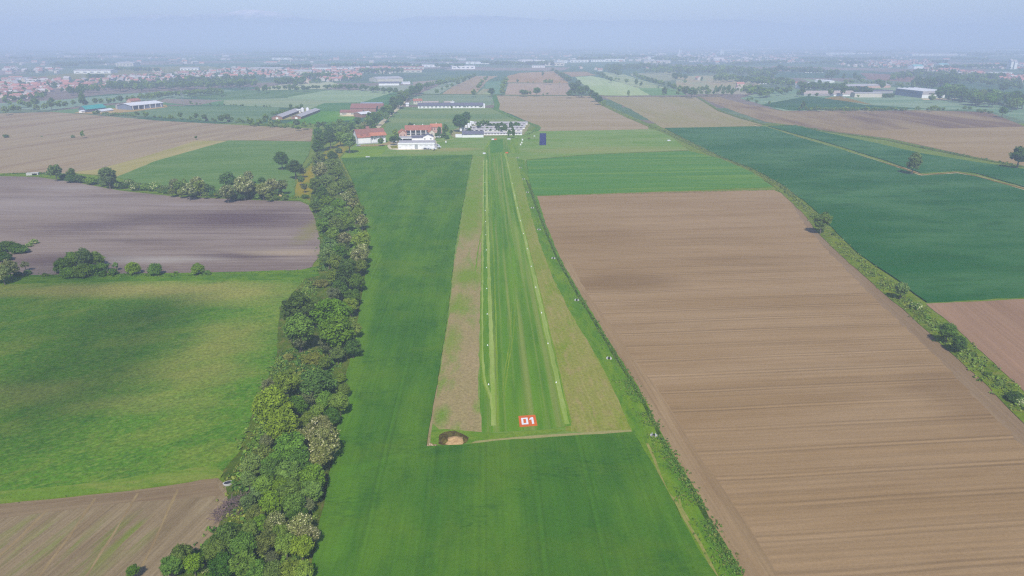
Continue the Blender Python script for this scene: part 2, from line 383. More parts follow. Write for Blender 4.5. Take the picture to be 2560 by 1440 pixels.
sheet('headland', [(1966, 491), (2020, 546), (2062, 593), (2130, 656), (2222, 733), (2300, 801), (2350, 846), (2420, 906), (2500, 976), (2560, 1035), (2700, 1171), (2700, 1265), (2560, 1118), (2480, 1040), (2380, 930), (2300, 855), (2230, 790), (2160, 720), (2080, 640), (2020, 575)], m, 0, 0.7)
m = soil('soil_tracks', (168, 142, 115), (1640, 1040), (160, 134, 108), (150, 124, 101), rot=rot_of((1852, 1440), (1654, 1092)), blotch=8, stretch=8, rows=(1.5, 0.10), grain=(1.5, 0.1), seed=19)
sheet('headland', [(1852, 1440), (1790, 1330), (1742, 1240), (1700, 1170), (1654, 1092), (1620, 1022), (1580, 950), (1536, 882), (1490, 805), (1448, 738), (1396, 645), (1418, 645), (1470, 738), (1522, 805), (1574, 882), (1626, 950), (1676, 1022), (1718, 1092), (1770, 1170), (1820, 1240), (1880, 1330), (1945, 1440), (1990, 1520), (1900, 1520)], m, 0, 0.4)

# left of the tree belt
m = soil('soil_left', (168, 158, 153), (300, 340), (156, 145, 144), (178, 164, 153), rot=rot_of((0, 420), (480, 340)), blotch=40, stretch=9, lo=0.46, hi=0.6, rows=(0.35, 0.06), fine=0.6, grain=(0.7, 0.09), seed=51, streak=(12, 160, 0.5, A((182, 168, 154), (300, 380))))
sheet('brown_field', [(-900, 300), (0, 284), (130, 280), (235, 288), (400, 302), (600, 313), (782, 322), (778, 354), (640, 351), (500, 352), (420, 380), (240, 432), (110, 436), (0, 436), (-900, 446)], m)
m = soil('stubble', (176, 168, 140), (380, 390), (166, 162, 132), (186, 166, 142), rot=rot_of((200, 430), (560, 352)), blotch=14, stretch=10, rows=(0.5, 0.07), grain=(0.9, 0.12), seed=61)
sheet('stubble_strip', [(490, 352), (572, 352), (500, 372), (385, 405), (320, 432), (292, 442), (170, 432), (240, 424), (360, 392)], m)
m = field_mat('grass_mid', A((122, 149, 121), (560, 400)), A((112, 143, 116), (560, 400)), A((136, 158, 126), (560, 400)), rot=0.25, blotch=25, stretch=4, rows=(0.5, 0.06), fine=0.6, grain=(0.9, 0.14), seed=71)
sheet('green_field', [(572, 352), (778, 355), (772, 385), (740, 440), (735, 492), (640, 494), (520, 492), (400, 474), (292, 443), (330, 428), (385, 405), (480, 378)], m, 0.3)
m = field_mat('grass_edge', A((112, 140, 84), (400, 478)), A((126, 150, 90), (400, 478)), A((150, 150, 104), (400, 478)), blotch=6, stretch=2, fine=0.8, grain=(1.3, 0.2), seed=5)
sheet('grass_margin', [(0, 434), (100, 432), (200, 436), (300, 448), (400, 472), (520, 490), (640, 494), (765, 495), (775, 512), (750, 502), (640, 500), (440, 490), (300, 475), (180, 452), (90, 441), (0, 440)], m, 0.1)
m = field_mat('grass_track', A((158, 150, 104), (790, 420)), A((128, 144, 86), (790, 420)), A((170, 150, 112), (790, 420)), rot=rot_of((770, 470), (860, 360)), blotch=10, stretch=5, fine=0.7, grain=(1.0, 0.15), seed=15)
sheet('grass_track', [(735, 496), (745, 440), (790, 396), (860, 345), (905, 330), (880, 372), (848, 392), (905, 520), (800, 520), (775, 500)], m, 0.0)
purple_extra = blots(((600, 548, 48, 26, 0.95, (116, 106, 117)), (380, 545, 26, 14, 0.85, (122, 113, 121)), (235, 566, 24, 16, 0.7, (124, 116, 126)), (600, 642, 24, 4.5, 0.9, (118, 108, 115)), (120, 650, 20, 12, 0.75, (118, 108, 116)), (330, 602, 30, 4, 0.6, (124, 114, 120)),
 (470, 512, 22, 6, 0.6, (164, 153, 157)), (400, 650, 30, 5, 0.85, (178, 168, 164)), (728, 632, 24, 5, 0.85, (182, 164, 148)), (80, 510, 60, 30, 0.6, (170, 160, 162)), (180, 470, 30, 10, 0.6, (176, 168, 170)), (785, 570, 6, 34, 0.85, (146, 140, 116)), (560, 605, 60, 2.5, 0.5, (162, 148, 148))), 0.012, 0.3, 2.6)
m = soil('soil_purple', (157, 144, 143), (400, 570), (140, 128, 130), (167, 154, 150), rot=0.0, blotch=14, stretch=9, lo=0.45, hi=0.62, rows=(0.9, 0.07), fine=0.5, grain=(1.2, 0.09), seed=81, streak=(3.5, 70, 0.35, A((130, 120, 127), (400, 570))), extra=purple_extra)
sheet('ploughed_field', [(-160, 440), (0, 441), (90, 443), (180, 455), (300, 477), (440, 492), (640, 501), (750, 504), (772, 514), (788, 550), (800, 600), (802, 632), (780, 668), (745, 680), (640, 684), (520, 687), (300, 690), (160, 692), (60, 694), (-160, 694)], m)
m = field_mat('grass_ditch', A((98, 132, 66), (300, 690)), A((118, 146, 76), (300, 690)), A((84, 118, 60), (300, 690)), blotch=5, stretch=3, fine=0.8, grain=(1.6, 0.25), seed=17)
sheet('grass_margin', [(-160, 690), (60, 690), (300, 686), (520, 683), (640, 680), (750, 677), (790, 668), (800, 690), (750, 700), (520, 702), (300, 704), (0, 712), (-160, 712)], m, 0.25)
m = field_mat('meadow_left', A((97, 136, 67), (380, 980)), A((124, 144, 80), (380, 980)), A((80, 121, 58), (380, 980)), rot=0.5, blotch=20, stretch=2.0, lo=0.47, hi=0.64, fine=0.85, grain=(0.95, 0.5), seed=91, bump=1.0, streak=(0.9, 2.2, 0.5, A((146, 158, 92), (380, 980))), extra=blots(((150, 728, 42, 9, 0.7, (164, 156, 108)), (420, 725, 45, 12, 0.75, (166, 158, 110)), (600, 735, 24, 16, 0.6, (160, 156, 104)), (560, 860, 16, 22, 0.45, (158, 150, 100)), (480, 940, 22, 10, 0.5, (152, 148, 96)), (60, 980, 22, 9, 0.45, (150, 150, 96)), (330, 1010, 26, 7, 0.4, (150, 150, 96))), 0.05, 0.1, 1.8))
sheet('meadow', [(-160, 708), (0, 707), (300, 700), (520, 698), (750, 696), (800, 690), (850, 700), (860, 900), (830, 1000), (700, 1180), (640, 1200), (555, 1185), (480, 1198), (330, 1220), (160, 1238), (0, 1253), (-200, 1272)], m, 0.0)
m = field_mat('grass_bright', A((116, 144, 72), (300, 1200)), A((138, 150, 84), (300, 1200)), A((98, 132, 64), (300, 1200)), rot=0.06, blotch=4, stretch=5, fine=0.8, grain=(1.3, 0.25), seed=29, bump=0.8)
sheet('grass_margin', [(-200, 1248), (0, 1232), (180, 1216), (340, 1196), (470, 1176), (540, 1168), (560, 1185), (552, 1196), (480, 1203), (330, 1224), (160, 1243), (0, 1258), (-200, 1278)], m, 0.25)
RL = rot_of((100, 1440), (345, 1235))
q0 = P(225, 1340); q0r = -math.sin(RL) * q0.x + math.cos(RL) * q0.y
def left_extra(t, r, p, c):
    g = t.noise(t.mapv(r, (0.05, 0.35, 1), 0, (4, 2, 0)), 1.0, 4, 0.6)
    for (x, y, rx, ry) in ((190, 1390, 12, 4), (60, 1350, 10, 5), (330, 1330, 7, 5)):
        q = P(x, y); mp = t.n('Mapping', vector_type='TEXTURE'); t.s(mp.inputs[0], p)
        mp.inputs['Location'].default_value = (q.x, q.y, 0); mp.inputs['Scale'].default_value = (rx, rx, 50)
        ln = t.n('VectorMath', operation='LENGTH'); t.s(ln.inputs[0], mp.outputs[0])
        c = t.mix(t.math('MULTIPLY', t.rng(ln.outputs['Value'], 0.3, 1.2, 1, 0), t.rng(g, 0.48, 0.64, 0, 0.6)), c, A((122, 140, 72), (190, 1390)))
    return c
m = field_mat('soil_tramlines', A((152, 133, 110), (250, 1350)), A((142, 123, 102), (250, 1350)), A((164, 146, 120), (250, 1350)), rot=RL, blotch=9, stretch=6, rows=(1.9, 0.12), grain=(2.2, 0.16), fine=0.5, seed=0.0, extra=left_extra, streak=(0.5, 12, 0.3, A((170, 152, 130), (250, 1350))))
sheet('brown_field', [(-260, 1284), (0, 1261), (160, 1246), (330, 1228), (480, 1206), (540, 1192), (562, 1212), (575, 1260), (560, 1330), (500, 1400), (470, 1560), (-320, 1560)], m)
m = soil('soil_headland_left', (150, 130, 109), (250, 1250), (142, 121, 102), (158, 139, 115), rot=rot_of((0, 1262), (480, 1206)), blotch=5, stretch=8, rows=(1.8, 0.08), grain=(2.0, 0.12), seed=31)
sheet('headland', [(-260, 1285), (0, 1262), (160, 1247), (330, 1229), (480, 1207), (540, 1193), (560, 1240), (430, 1250), (280, 1262), (120, 1282), (0, 1300), (-260, 1330)], m, 0, 0.3)
mt_ = soil('wheel_track', (166, 144, 112), (250, 1340), (152, 130, 104), None, rot=RL, blotch=3, stretch=4, grain=(2.5, 0.15))
for a, b in (((120, 1275), (-30, 1420)), ((238, 1248), (98, 1445)), ((345, 1234), (205, 1460)), ((445, 1225), (330, 1470))):
    ribbon('wheel_track', [a, ((a[0] + b[0]) / 2 + 3, (a[1] + b[1]) / 2), b], 0.6, mt_)

# soil under the tree belt
m = field_mat('belt_floor', A((104, 122, 62), (760, 1000)), A((84, 104, 54), (760, 1000)), A((132, 126, 88), (760, 1000)), rot=RW, blotch=6, stretch=2, fine=0.8, grain=(1.2, 0.3), seed=35, bump=0.9)
sheet('belt_floor', [(775, 500), (800, 600), (800, 660), (760, 700), (700, 770), (690, 900), (640, 1010), (600, 1130), (556, 1180), (570, 1260), (540, 1330), (440, 1440), (420, 1560), (740, 1560), (790, 1440), (808, 1330), (828, 1240), (850, 1110), (872, 960), (900, 830), (918, 700), (928, 610), (905, 510), (870, 440), (846, 392), (800, 400)], m, 0.0)

# ------------------------------------------------------------------ the airfield
m = field_mat('grass_airfield', A((134, 160, 124), (1300, 360)), A((122, 153, 115), (1300, 360)), A((150, 163, 130), (1300, 360)), rot=0.02, blotch=25, stretch=4, fine=0.7, grain=(0.8, 0.15), seed=43, streak=(8, 90, 0.45, A((158, 165, 138), (1300, 365))), extra=blots(((1130, 374, 26, 14, 0.8, (164, 160, 132)), (1040, 382, 26, 10, 0.5, (156, 160, 130)), (1560, 374, 90, 20, 0.6, (156, 160, 130)), (1420, 380, 50, 14, 0.5, (154, 160, 128))), 0.02, 0.05, 1.6))
sheet('airfield_grass', [(852, 396), (870, 374), (905, 350), (960, 338), (1080, 332), (1150, 330), (1340, 328), (1500, 326), (1655, 323), (1720, 376), (1480, 386), (1316, 400), (1308, 432), (1336, 492), (1362, 566), (1396, 646), (1450, 742), (1536, 886), (1590, 960), (1640, 1070), (1660, 1100), (1590, 1090), (1240, 1110), (1150, 1122), (1066, 1130), (1080, 1040), (1094, 960), (1118, 800), (1138, 620), (1160, 500), (1182, 388), (1000, 392)], m)
def mixed(name, c1, c2, c3, at, **k):
    return field_mat(name, A(c1, at), A(c2, at), A(c3, at), **k)
m = mixed('grass_lawn', (126, 156, 98), (142, 164, 106), (116, 150, 96), (950, 385), rot=0.05, blotch=18, stretch=3, fine=0.6, grain=(0.9, 0.15), seed=3)
sheet('lawn', [(868, 378), (905, 360), (980, 362), (960, 380), (940, 396), (852, 398)], m)
# wheat: the strip between the belt and the airstrip and the field in front
def wheat_extra(t, r, p, c):
    for (pts, w, s, col) in ((((905, 540), (930, 640), (905, 760), (875, 900), (868, 985)), 5.5, 0.55, (112, 146, 70)), (((868, 1000), (862, 1180), (850, 1290), (825, 1400)), 3.8, 0.45, (104, 146, 66)), (((840, 1195), (1075, 1124)), 1.6, 0.3, (98, 142, 68))):
        for a, b in zip(pts[:-1], pts[1:]):
            qa, qb = P(*a), P(*b); L = (qb - qa).length; an = math.atan2(qb.y - qa.y, qb.x - qa.x); md = (qa + qb) / 2
            mp = t.n('Mapping', vector_type='TEXTURE'); t.s(mp.inputs[0], p)
            mp.inputs['Location'].default_value = (md.x, md.y, 0); mp.inputs['Rotation'].default_value = (0, 0, an); mp.inputs['Scale'].default_value = (L * 0.62, w, 50)
            sx = t.n('SeparateXYZ'); t.s(sx.inputs[0], mp.outputs[0])
            ax = t.math('POWER', t.math('ABSOLUTE', sx.outputs[0]), 6.0); ay = t.math('POWER', t.math('ABSOLUTE', sx.outputs[1]), 2.0)
            e = t.math('ADD', t.math('ADD', ax, ay), t.math('MULTIPLY', t.math('SUBTRACT', t.noise(t.mapv(p, (0.15, 0.15, 1)), 1, 5, 0.6), 0.5), 1.5))
            c = t.mix(t.math('MULTIPLY', t.rng(e, 0.3, 1.2, 1, 0), s), c, A(col, a))
    # flattened, ruffled ears in patches, and yellower thin patches
    pt = t.rng(t.noise(t.mapv(p, (0.05, 0.08, 1), 0, (3, 8, 0)), 1, 4, 0.6), 0.48, 0.62)
    rf = t.rng(t.noise(t.mapv(p, (0.35, 1.1, 1), 0.12), 1, 5, 0.7, 0.6), 0.42, 0.58)
    c = t.mix(t.math('MULTIPLY', pt, t.math('MULTIPLY', rf, 0.45)), c, A((58, 96, 50), (1100, 1150)))
    yp = t.rng(t.noise(t.mapv(p, (0.03, 0.05, 1), 0, (13, 2, 0)), 1, 5, 0.65), 0.5, 0.66)
    c = t.mix(t.math('MULTIPLY', yp, 0.5), c, A((104, 132, 64), (1100, 1150)))
    return c
m = field_mat('wheat', A((80, 121, 64), (1100, 1150)), A((97, 134, 66), (1100, 1150)), A((70, 111, 61), (1100, 1150)), rot=RW, blotch=16, stretch=4, rows=(1.1, 0.06), tram=(12.5, 0.10, 3.0, 0.5), fine=0.5, grain=(1.6, 0.16), seed=45, extra=wheat_extra, bump=0.7)
sheet('wheat_field', [(854, 397), (1000, 393), (1181, 389), (1160, 500), (1138, 620), (1118, 800), (1094, 960), (1080, 1040), (1066, 1122), (1150, 1118), (1240, 1108), (1420, 1096), (1582, 1085), (1612, 1135), (1645, 1190), (1672, 1240), (1700, 1300), (1745, 1380), (1785, 1440), (1850, 1560), (720, 1560), (775, 1440), (795, 1340), (816, 1240), (838, 1120), (862, 960), (890, 830), (908, 720), (924, 610), (905, 520), (880, 450)], m, 0.6, 0.22)
# rough strips beside the runway
m = mixed('rough_left', (164, 148, 113), (136, 150, 90), (172, 150, 120), (1160, 900), rot=RW, blotch=7, stretch=3.0, lo=0.51, hi=0.64, fine=0.7, grain=(1.3, 0.34), seed=47, bump=0.9, streak=(1.2, 12, 0.4, A((172, 158, 118), (1160, 900))), extra=blots(((1184, 425, 16, 150, 0.9, (128, 156, 108)), (1176, 520, 14, 70, 0.85, (124, 152, 92)), (1168, 570, 9, 30, 0.5, (128, 152, 92)), (1172, 690, 9, 16, 0.85, (122, 150, 78)), (1150, 760, 5, 14, 0.7, (124, 150, 74)), (1128, 850, 3.5, 14, 0.7, (122, 150, 72)), (1106, 1040, 2.6, 6, 0.85, (112, 148, 66)), (1185, 610, 6, 8, 0.7, (172, 154, 126)), (1180, 900, 4, 10, 0.6, (174, 152, 122))), 0.12, 0.25, 1.8))
sheet('rough_grass', [(1206, 500), (1202, 700), (1196, 960), (1204, 1086), (1190, 1092), (1110, 1086), (1082, 1060), (1096, 960), (1120, 800), (1130, 700), (1142, 620), (1164, 500), (1186, 390), (1210, 392)], m, 0, 0.4)
m = mixed('rough_right', (150, 150, 90), (132, 148, 74), (166, 150, 108), (1460, 950), rot=rot_of((1575, 1080), (1300, 450)), blotch=8, stretch=3.5, lo=0.48, hi=0.62, fine=0.75, grain=(1.2, 0.3), seed=53, bump=0.9, streak=(1.0, 14, 0.4, A((176, 160, 116), (1460, 950))), extra=blots(((1282, 425, 16, 160, 0.85, (130, 157, 108)), (1312, 545, 5, 50, 0.6, (128, 152, 92)), (1345, 640, 4, 30, 0.5, (126, 150, 84))), 0.12, 0.25, 1.8))
sheet('rough_grass', [(1412, 1062), (1392, 960), (1376, 880), (1346, 750), (1316, 620), (1296, 520), (1276, 430), (1270, 395), (1292, 395), (1306, 440), (1332, 520), (1350, 590), (1392, 680), (1440, 780), (1500, 890), (1546, 970), (1582, 1066), (1578, 1080), (1500, 1082), (1415, 1080)], m, 0, 0.4)
m = mixed('bank_grass', (100, 138, 62), (122, 148, 72), (82, 122, 54), (1540, 950), rot=rot_of((1600, 1085), (1450, 740)), blotch=6, stretch=4, fine=0.7, grain=(1.3, 0.25), seed=55, bump=0.9)
sheet('bank', [(1790, 1440), (1748, 1380), (1704, 1300), (1676, 1240), (1648, 1190), (1614, 1135), (1584, 1085), (1546, 1000), (1496, 900), (1430, 790), (1380, 690), (1346, 600), (1326, 530), (1306, 450), (1290, 395), (1312, 402), (1328, 450), (1346, 500), (1366, 565), (1400, 645), (1452, 738), (1494, 805), (1540, 882), (1584, 950), (1624, 1022), (1658, 1092), (1704, 1170), (1746, 1240), (1794, 1330), (1856, 1440), (1925, 1560), (1858, 1560)], m, 0.0, 0.3)
ml = mixed('bank_path', (158, 150, 96), (140, 146, 84), (172, 156, 108), (1700, 1260), rot=0, blotch=4, stretch=2, grain=(1.6, 0.2))
ribbon('footpath', [(1618, 1110), (1636, 1150), (1650, 1190), (1668, 1232), (1690, 1256), (1712, 1300), (1750, 1360), (1775, 1410), (1795, 1450)], 0.7, ml)
ribbon('footpath', [(1686, 1246), (1696, 1240), (1702, 1268), (1722, 1304)], 0.5, ml)
md = mixed('ditch_bed', (74, 96, 48), (90, 112, 54), (60, 80, 44), (1600, 1000), rot=0, blotch=4, stretch=2, grain=(1.6, 0.2))
ribbon('ditch', [(1846, 1440), (1786, 1330), (1738, 1240), (1696, 1170), (1650, 1092), (1616, 1022), (1576, 950), (1531, 882), (1486, 805), (1444, 738), (1392, 645), (1358, 565), (1334, 500), (1316, 450)], 1.1, md)
# near margin of the airfield
m = mixed('margin_path', (166, 158, 112), (146, 152, 92), (170, 152, 116), (1300, 1090), rot=0.08, blotch=5, stretch=6, fine=0.6, grain=(1.4, 0.2), seed=57)
sheet('margin', [(1160, 1118), (1240, 1108), (1420, 1095), (1582, 1084), (1576, 1076), (1440, 1084), (1300, 1094), (1190, 1104)], m, 0, 0.3)
m = mixed('margin_green', (104, 140, 62), (128, 150, 74), (88, 128, 54), (1130, 1085), rot=0.08, blotch=5, stretch=2, fine=0.6, grain=(1.4, 0.25), seed=59)
sheet('margin', [(1074, 1118), (1080, 1078), (1110, 1074), (1180, 1080), (1260, 1084), (1390, 1074), (1420, 1078), (1300, 1092), (1190, 1104), (1150, 1114)], m, 0, 0.4)
mp_ = mixed('bare_edge', (168, 150, 118), (150, 140, 104), (178, 158, 126), (1085, 1040), blotch=3, stretch=2, grain=(1.6, 0.2))
ribbon('bare_edge', [(1071, 1118), (1078, 1060), (1086, 1010), (1092, 965)], 0.8, mp_)
# mown runway
def run_extra(t, r, p, c):
    n = t.noise(t.mapv(r, (0.006, 0.55, 1), 0, (9, 1, 0)), 1.0, 3, 0.6)
    return t.mix(t.rng(n, 0.48, 0.66, 0, 0.7), c, A((148, 156, 100), (1300, 800)))
m = field_mat('grass_runway', A((98, 138, 62), (1300, 850)), A((112, 148, 72), (1300, 850)), A((88, 128, 58), (1300, 850)), rot=RW, blotch=12, stretch=9, fine=0.6, rows=(0.7, 0.07), grain=(1.6, 0.14), seed=63, extra=run_extra)
sheet('runway', [(1206, 1084), (1198, 960), (1203, 700), (1207, 500), (1212, 390), (1222, 352), (1300, 346), (1268, 390), (1284, 460), (1304, 540), (1336, 680), (1366, 800), (1392, 900), (1414, 1000), (1428, 1066), (1330, 1078)], m, 0, 0.25)
m = mixed('grass_dark_band', (108, 148, 108), (102, 142, 104), (114, 152, 112), (1245, 365), rot=RW, blotch=10, stretch=4, fine=0.5, grain=(1, 0.12))
sheet('runway', [(1226, 352), (1258, 348), (1256, 380), (1226, 384)], m, 0, 0.4)
mt = mixed('mown_track', (158, 174, 112), (144, 166, 98), (172, 182, 124), (1260, 650), rot=RW, blotch=8, stretch=8, fine=0.6, grain=(1.8, 0.15), rows=(1.6, 0.1), seed=65)
mt2 = mixed('mown_track_faint', (132, 156, 86), (118, 148, 78), (146, 164, 96), (1260, 650), rot=RW, blotch=8, stretch=8, fine=0.6, grain=(1.8, 0.15), rows=(1.6, 0.1), seed=66)
def lerp_line(pts, n=1):
    return pts
ribbon('mown_track', [(1418, 1062), (1404, 1000), (1394, 955), (1378, 880), (1360, 800), (1345, 735), (1330, 670), (1313, 600), (1296, 530), (1280, 460), (1266, 395), (1262, 384)], [1.4, 1.4, 1.5, 1.5, 1.6, 1.6, 1.8, 1.8, 2.0, 2.1, 2.2, 2.2], mt)
ribbon('mown_track', [(1428, 1058), (1413, 1000), (1403, 955), (1386, 880), (1367, 800), (1351, 735), (1335, 670), (1317, 600), (1299, 530), (1283, 460), (1268, 395)], 0.45, mt2)
ribbon('mown_track', [(1408, 1058), (1396, 1000), (1386, 955), (1371, 880), (1353, 800), (1339, 735), (1325, 670), (1309, 600), (1292, 530), (1277, 460), (1264, 395)], 0.4, mt2)
ribbon('mown_track', [(1234, 1066), (1232, 960), (1228, 850), (1224, 740), (1221, 640), (1219, 560), (1217, 480), (1216, 400)], 1.5, mt)
ribbon('mown_track', [(1229, 1000), (1212, 955), (1206, 900), (1205, 800), (1206, 700), (1207, 600), (1208, 520), (1209, 400)], 0.8, mt)
ribbon('mown_track', [(1224, 1000), (1209, 960), (1203, 905), (1202, 800), (1203, 700), (1205, 600), (1206, 520)], 0.4, mt2)
ribbon('mown_track', [(1244, 1066), (1243, 960), (1240, 800), (1234, 640), (1228, 500), (1224, 400)], 0.5, mt2)
ribbon('mown_track', [(1260, 1010), (1268, 930), (1282, 850), (1288, 760)], 0.35, mt2)
ribbon('mown_track', [(1252, 1000), (1262, 930), (1274, 860), (1280, 760)], 0.3, mt2)
ribbon('mown_track', [(1186, 700), (1196, 620), (1208, 568), (1213, 540)], 0.6, mt2)
ribbon('mown_track', [(1290, 384), (1283, 365), (1290, 348)], 8.0, mt2)
ribbon('mown_track', [(1216, 384), (1214, 372), (1222, 358), (1228, 350)], 2.5, mt2)
# model-plane mat, paths, yards
mat_blue = plain('mat_blue', A((62, 88, 142), (1357, 348)), 0.06, 0.2, 0.9)
mat_blue_edge = plain('mat_edge', A((70, 96, 140), (1357, 348)), 0.06, 0.2, 0.9)
def flat_rect(name, corners, mat, thick, label, cat, group=None):
    ps = [P(*q) for q in corners]
    bm = bmesh.new()
    zb = 0.36
    t = [bm.verts.new((p.x, p.y, zb + thick)) for p in ps]; b = [bm.verts.new((p.x, p.y, 0.0)) for p in ps]
    bm.faces.new(t)
    for i in range(4): bm.faces.new((t[i], b[i], b[(i + 1) % 4], t[(i + 1) % 4]))
    bmesh.ops.recalc_face_normals(bm, faces=bm.faces)
    me = bpy.data.meshes.new(name); bm.to_mesh(me); bm.free(); me.materials.append(mat)
    return tag(put(name, me), label, cat, group), zb + thick
mats_white = plain('white_paint', c4(.78, .78, .76), 0.08, 0.4, 0.6)
mats_orange = plain('orange_cloth', A((226, 118, 76), (1320, 1055)), 0.12, 0.8, 0.9)
mats_tan = field_mat('path_tan', A((192, 180, 158), (2200, 405)), A((178, 164, 142), (2200, 405)), A((154, 150, 128), (2200, 405)), blotch=10, stretch=2, grain=(0.7, 0.2))
mats_weed = field_mat('path_weed', A((142, 128, 104), (2200, 405)), A((128, 118, 96), (2200, 405)), A((118, 126, 92), (2200, 405)), blotch=10, stretch=2, grain=(0.7, 0.2))
pth = [(1888, 313), (1920, 322), (1985, 341), (2050, 361), (2120, 382), (2190, 404), (2250, 420), (2285, 433), (2306, 438), (2340, 437), (2392, 432), (2430, 440), (2490, 456), (2570, 476)]
ribbon('farm_track', pth, 8.0, mats_tan)
ribbon('farm_track', [(x, y - 1.2) for x, y in pth], 3.6, mats_weed)
mroad = field_mat('road_pale', A((206, 198, 186), (965, 300)), A((190, 182, 170), (965, 300)), A((176, 168, 156), (965, 300)), blotch=12, stretch=2, grain=(0.7, 0.12))
ribbon('road', [(930, 330), (945, 318), (962, 300), (975, 288), (990, 276), (1004, 262), (1014, 248), (1022, 236), (1034, 222)], 6.5, mroad)
ribbon('road', [(1020, 237), (1240, 237), (1480, 239), (1745, 241), (1800, 240)], 6.0, field_mat('road_edge', A((136, 152, 142), (1400, 238)), A((146, 156, 146), (1400, 238)), A((128, 146, 134), (1400, 238)), grain=(0.3, 0.1)))
ribbon('road', [(1235, 238), (1243, 262), (1240, 273)], 9.0, field_mat('grass_verge', A((120, 150, 118), (1240, 260)), A((110, 144, 112), (1240, 260)), A((130, 154, 122), (1240, 260)), grain=(0.5, 0.1)))
ribbon('hedge_bank', [(1240, 273), (1290, 298), (1340, 314), (1346, 320), (1338, 328)], 7.0, field_mat('bank_far', A((112, 148, 126), (1300, 300)), A((122, 152, 128), (1300, 300)), A((104, 140, 122), (1300, 300)), grain=(0.5, 0.15)))
ribbon('hedge_bank', [(1480, 240), (1512, 264), (1575, 294), (1640, 321), (1715, 352), (1800, 394), (1880, 425), (1952, 466), (1990, 500), (2030, 536), (2064, 580), (2140, 650), (2226, 724), (2306, 790), (2356, 835), (2430, 900), (2510, 970), (2570, 1032), (2680, 1140)], [8, 10, 10, 10, 10, 10, 10, 10, 10, 10, 10, 10, 10, 9.5, 9, 9, 9, 9, 9], field_mat('hedge_floor', A((122, 140, 84), (2150, 650)), A((104, 126, 72), (2150, 650)), A((150, 146, 100), (2150, 650)), blotch=7, stretch=2, grain=(1.0, 0.3), fine=0.8))
ribbon('hedge_bank', [(1745, 243), (1800, 278), (1838, 290), (1910, 312), (1985, 314), (2050, 326), (2220, 350), (2300, 368), (2420, 392), (2530, 412), (2580, 420)], 6.0, field_mat('hedge_floor_far', A((118, 140, 122), (2000, 320)), A((130, 142, 126), (2000, 320)), A((104, 130, 116), (2000, 320)), blotch=9, stretch=2, grain=(0.6, 0.25)))
myard = field_mat('yard_gravel', A((216, 206, 190), (1010, 372)), A((200, 190, 172), (1010, 372)), A((184, 174, 156), (1010, 372)), blotch=6, stretch=2, grain=(0.8, 0.12))
sheet('yard', [(968, 366), (972, 360), (990, 356), (1000, 352), (1070, 350), (1090, 352), (1094, 366), (1090, 375), (1000, 376), (975, 374)], myard, 0, 0.5)
sheet('yard', [(975, 366), (994, 364), (995, 371), (980, 372)], mixed('yard_lawn', (140, 146, 100), (150, 150, 108), (128, 138, 90), (985, 368), grain=(0.8, 0.2)), 0, 0.5)
sheet('yard', [(892, 363), (950, 361), (968, 357), (975, 352), (995, 345), (1000, 356), (970, 363), (948, 366), (895, 367)], mixed('yard_dirt', (176, 160, 142), (158, 150, 126), (150, 146, 116), (930, 364), grain=(0.8, 0.2)), 0, 0.5)
sheet('yard', [(1016, 349), (1016, 338), (1084, 336), (1090, 345), (1086, 353), (1030, 354)], myard, 0, 0.5)
sheet('yard', [(1136, 345), (1128, 340), (1130, 328), (1180, 305), (1318, 304), (1326, 312), (1312, 334), (1308, 338), (1212, 341), (1208, 344), (1152, 343)], field_mat('yard_pigs', A((158, 160, 142), (1220, 325)), A((174, 168, 154), (1220, 325)), A((132, 148, 122), (1220, 325)), blotch=10, stretch=3, grain=(0.6, 0.15)), 0, 0.8)
ribbon('footpath', [(1092, 355), (1112, 352), (1134, 347)], 1.8, mixed('path_grass', (186, 184, 140), (170, 174, 124), (196, 188, 150), (1110, 352), grain=(0.8, 0.15)))
ribbon('footpath', [(1180, 350), (1300, 346)], 1.0, mt2)
sheet('yard', [(870, 288), (920, 289), (918, 292), (842, 291)], field_mat('yard_sand', A((222, 208, 184), (880, 290)), A((210, 196, 170), (880, 290)), A((200, 186, 160), (880, 290)), grain=(0.5, 0.1)), 0, 0.5)
sheet('yard', [(185, 283), (215, 277), (300, 270), (312, 262), (415, 262), (420, 268), (330, 280), (250, 286)], field_mat('yard_left', A((190, 172, 160), (300, 276)), A((170, 160, 146), (300, 276)), A((206, 190, 176), (300, 276)), grain=(0.5, 0.15)), 0, 0.8)
sheet('yard', [(684, 300), (752, 272), (772, 272), (796, 278), (750, 298), (700, 301)], field_mat('yard_poultry', A((186, 178, 164), (740, 288)), A((150, 160, 134), (740, 288)), A((200, 190, 176), (740, 288)), grain=(0.5, 0.15)), 0, 0.8)
sheet('yard', [(2060, 246), (2100, 240), (2180, 262), (2150, 258)], field_mat('yard_right', A((160, 150, 146), (2120, 250)), A((150, 150, 140), (2120, 250)), A((174, 164, 158), (2120, 250)), grain=(0.3, 0.15)), 0, 0.8)
sheet('yard', [(2300, 247), (2362, 246), (2395, 247), (2370, 251), (2310, 250)], field_mat('yard_right_hall', A((206, 196, 190), (2350, 248)), A((196, 186, 180), (2350, 248)), A((184, 176, 168), (2350, 248)), grain=(0.3, 0.1)), 0, 0.5)

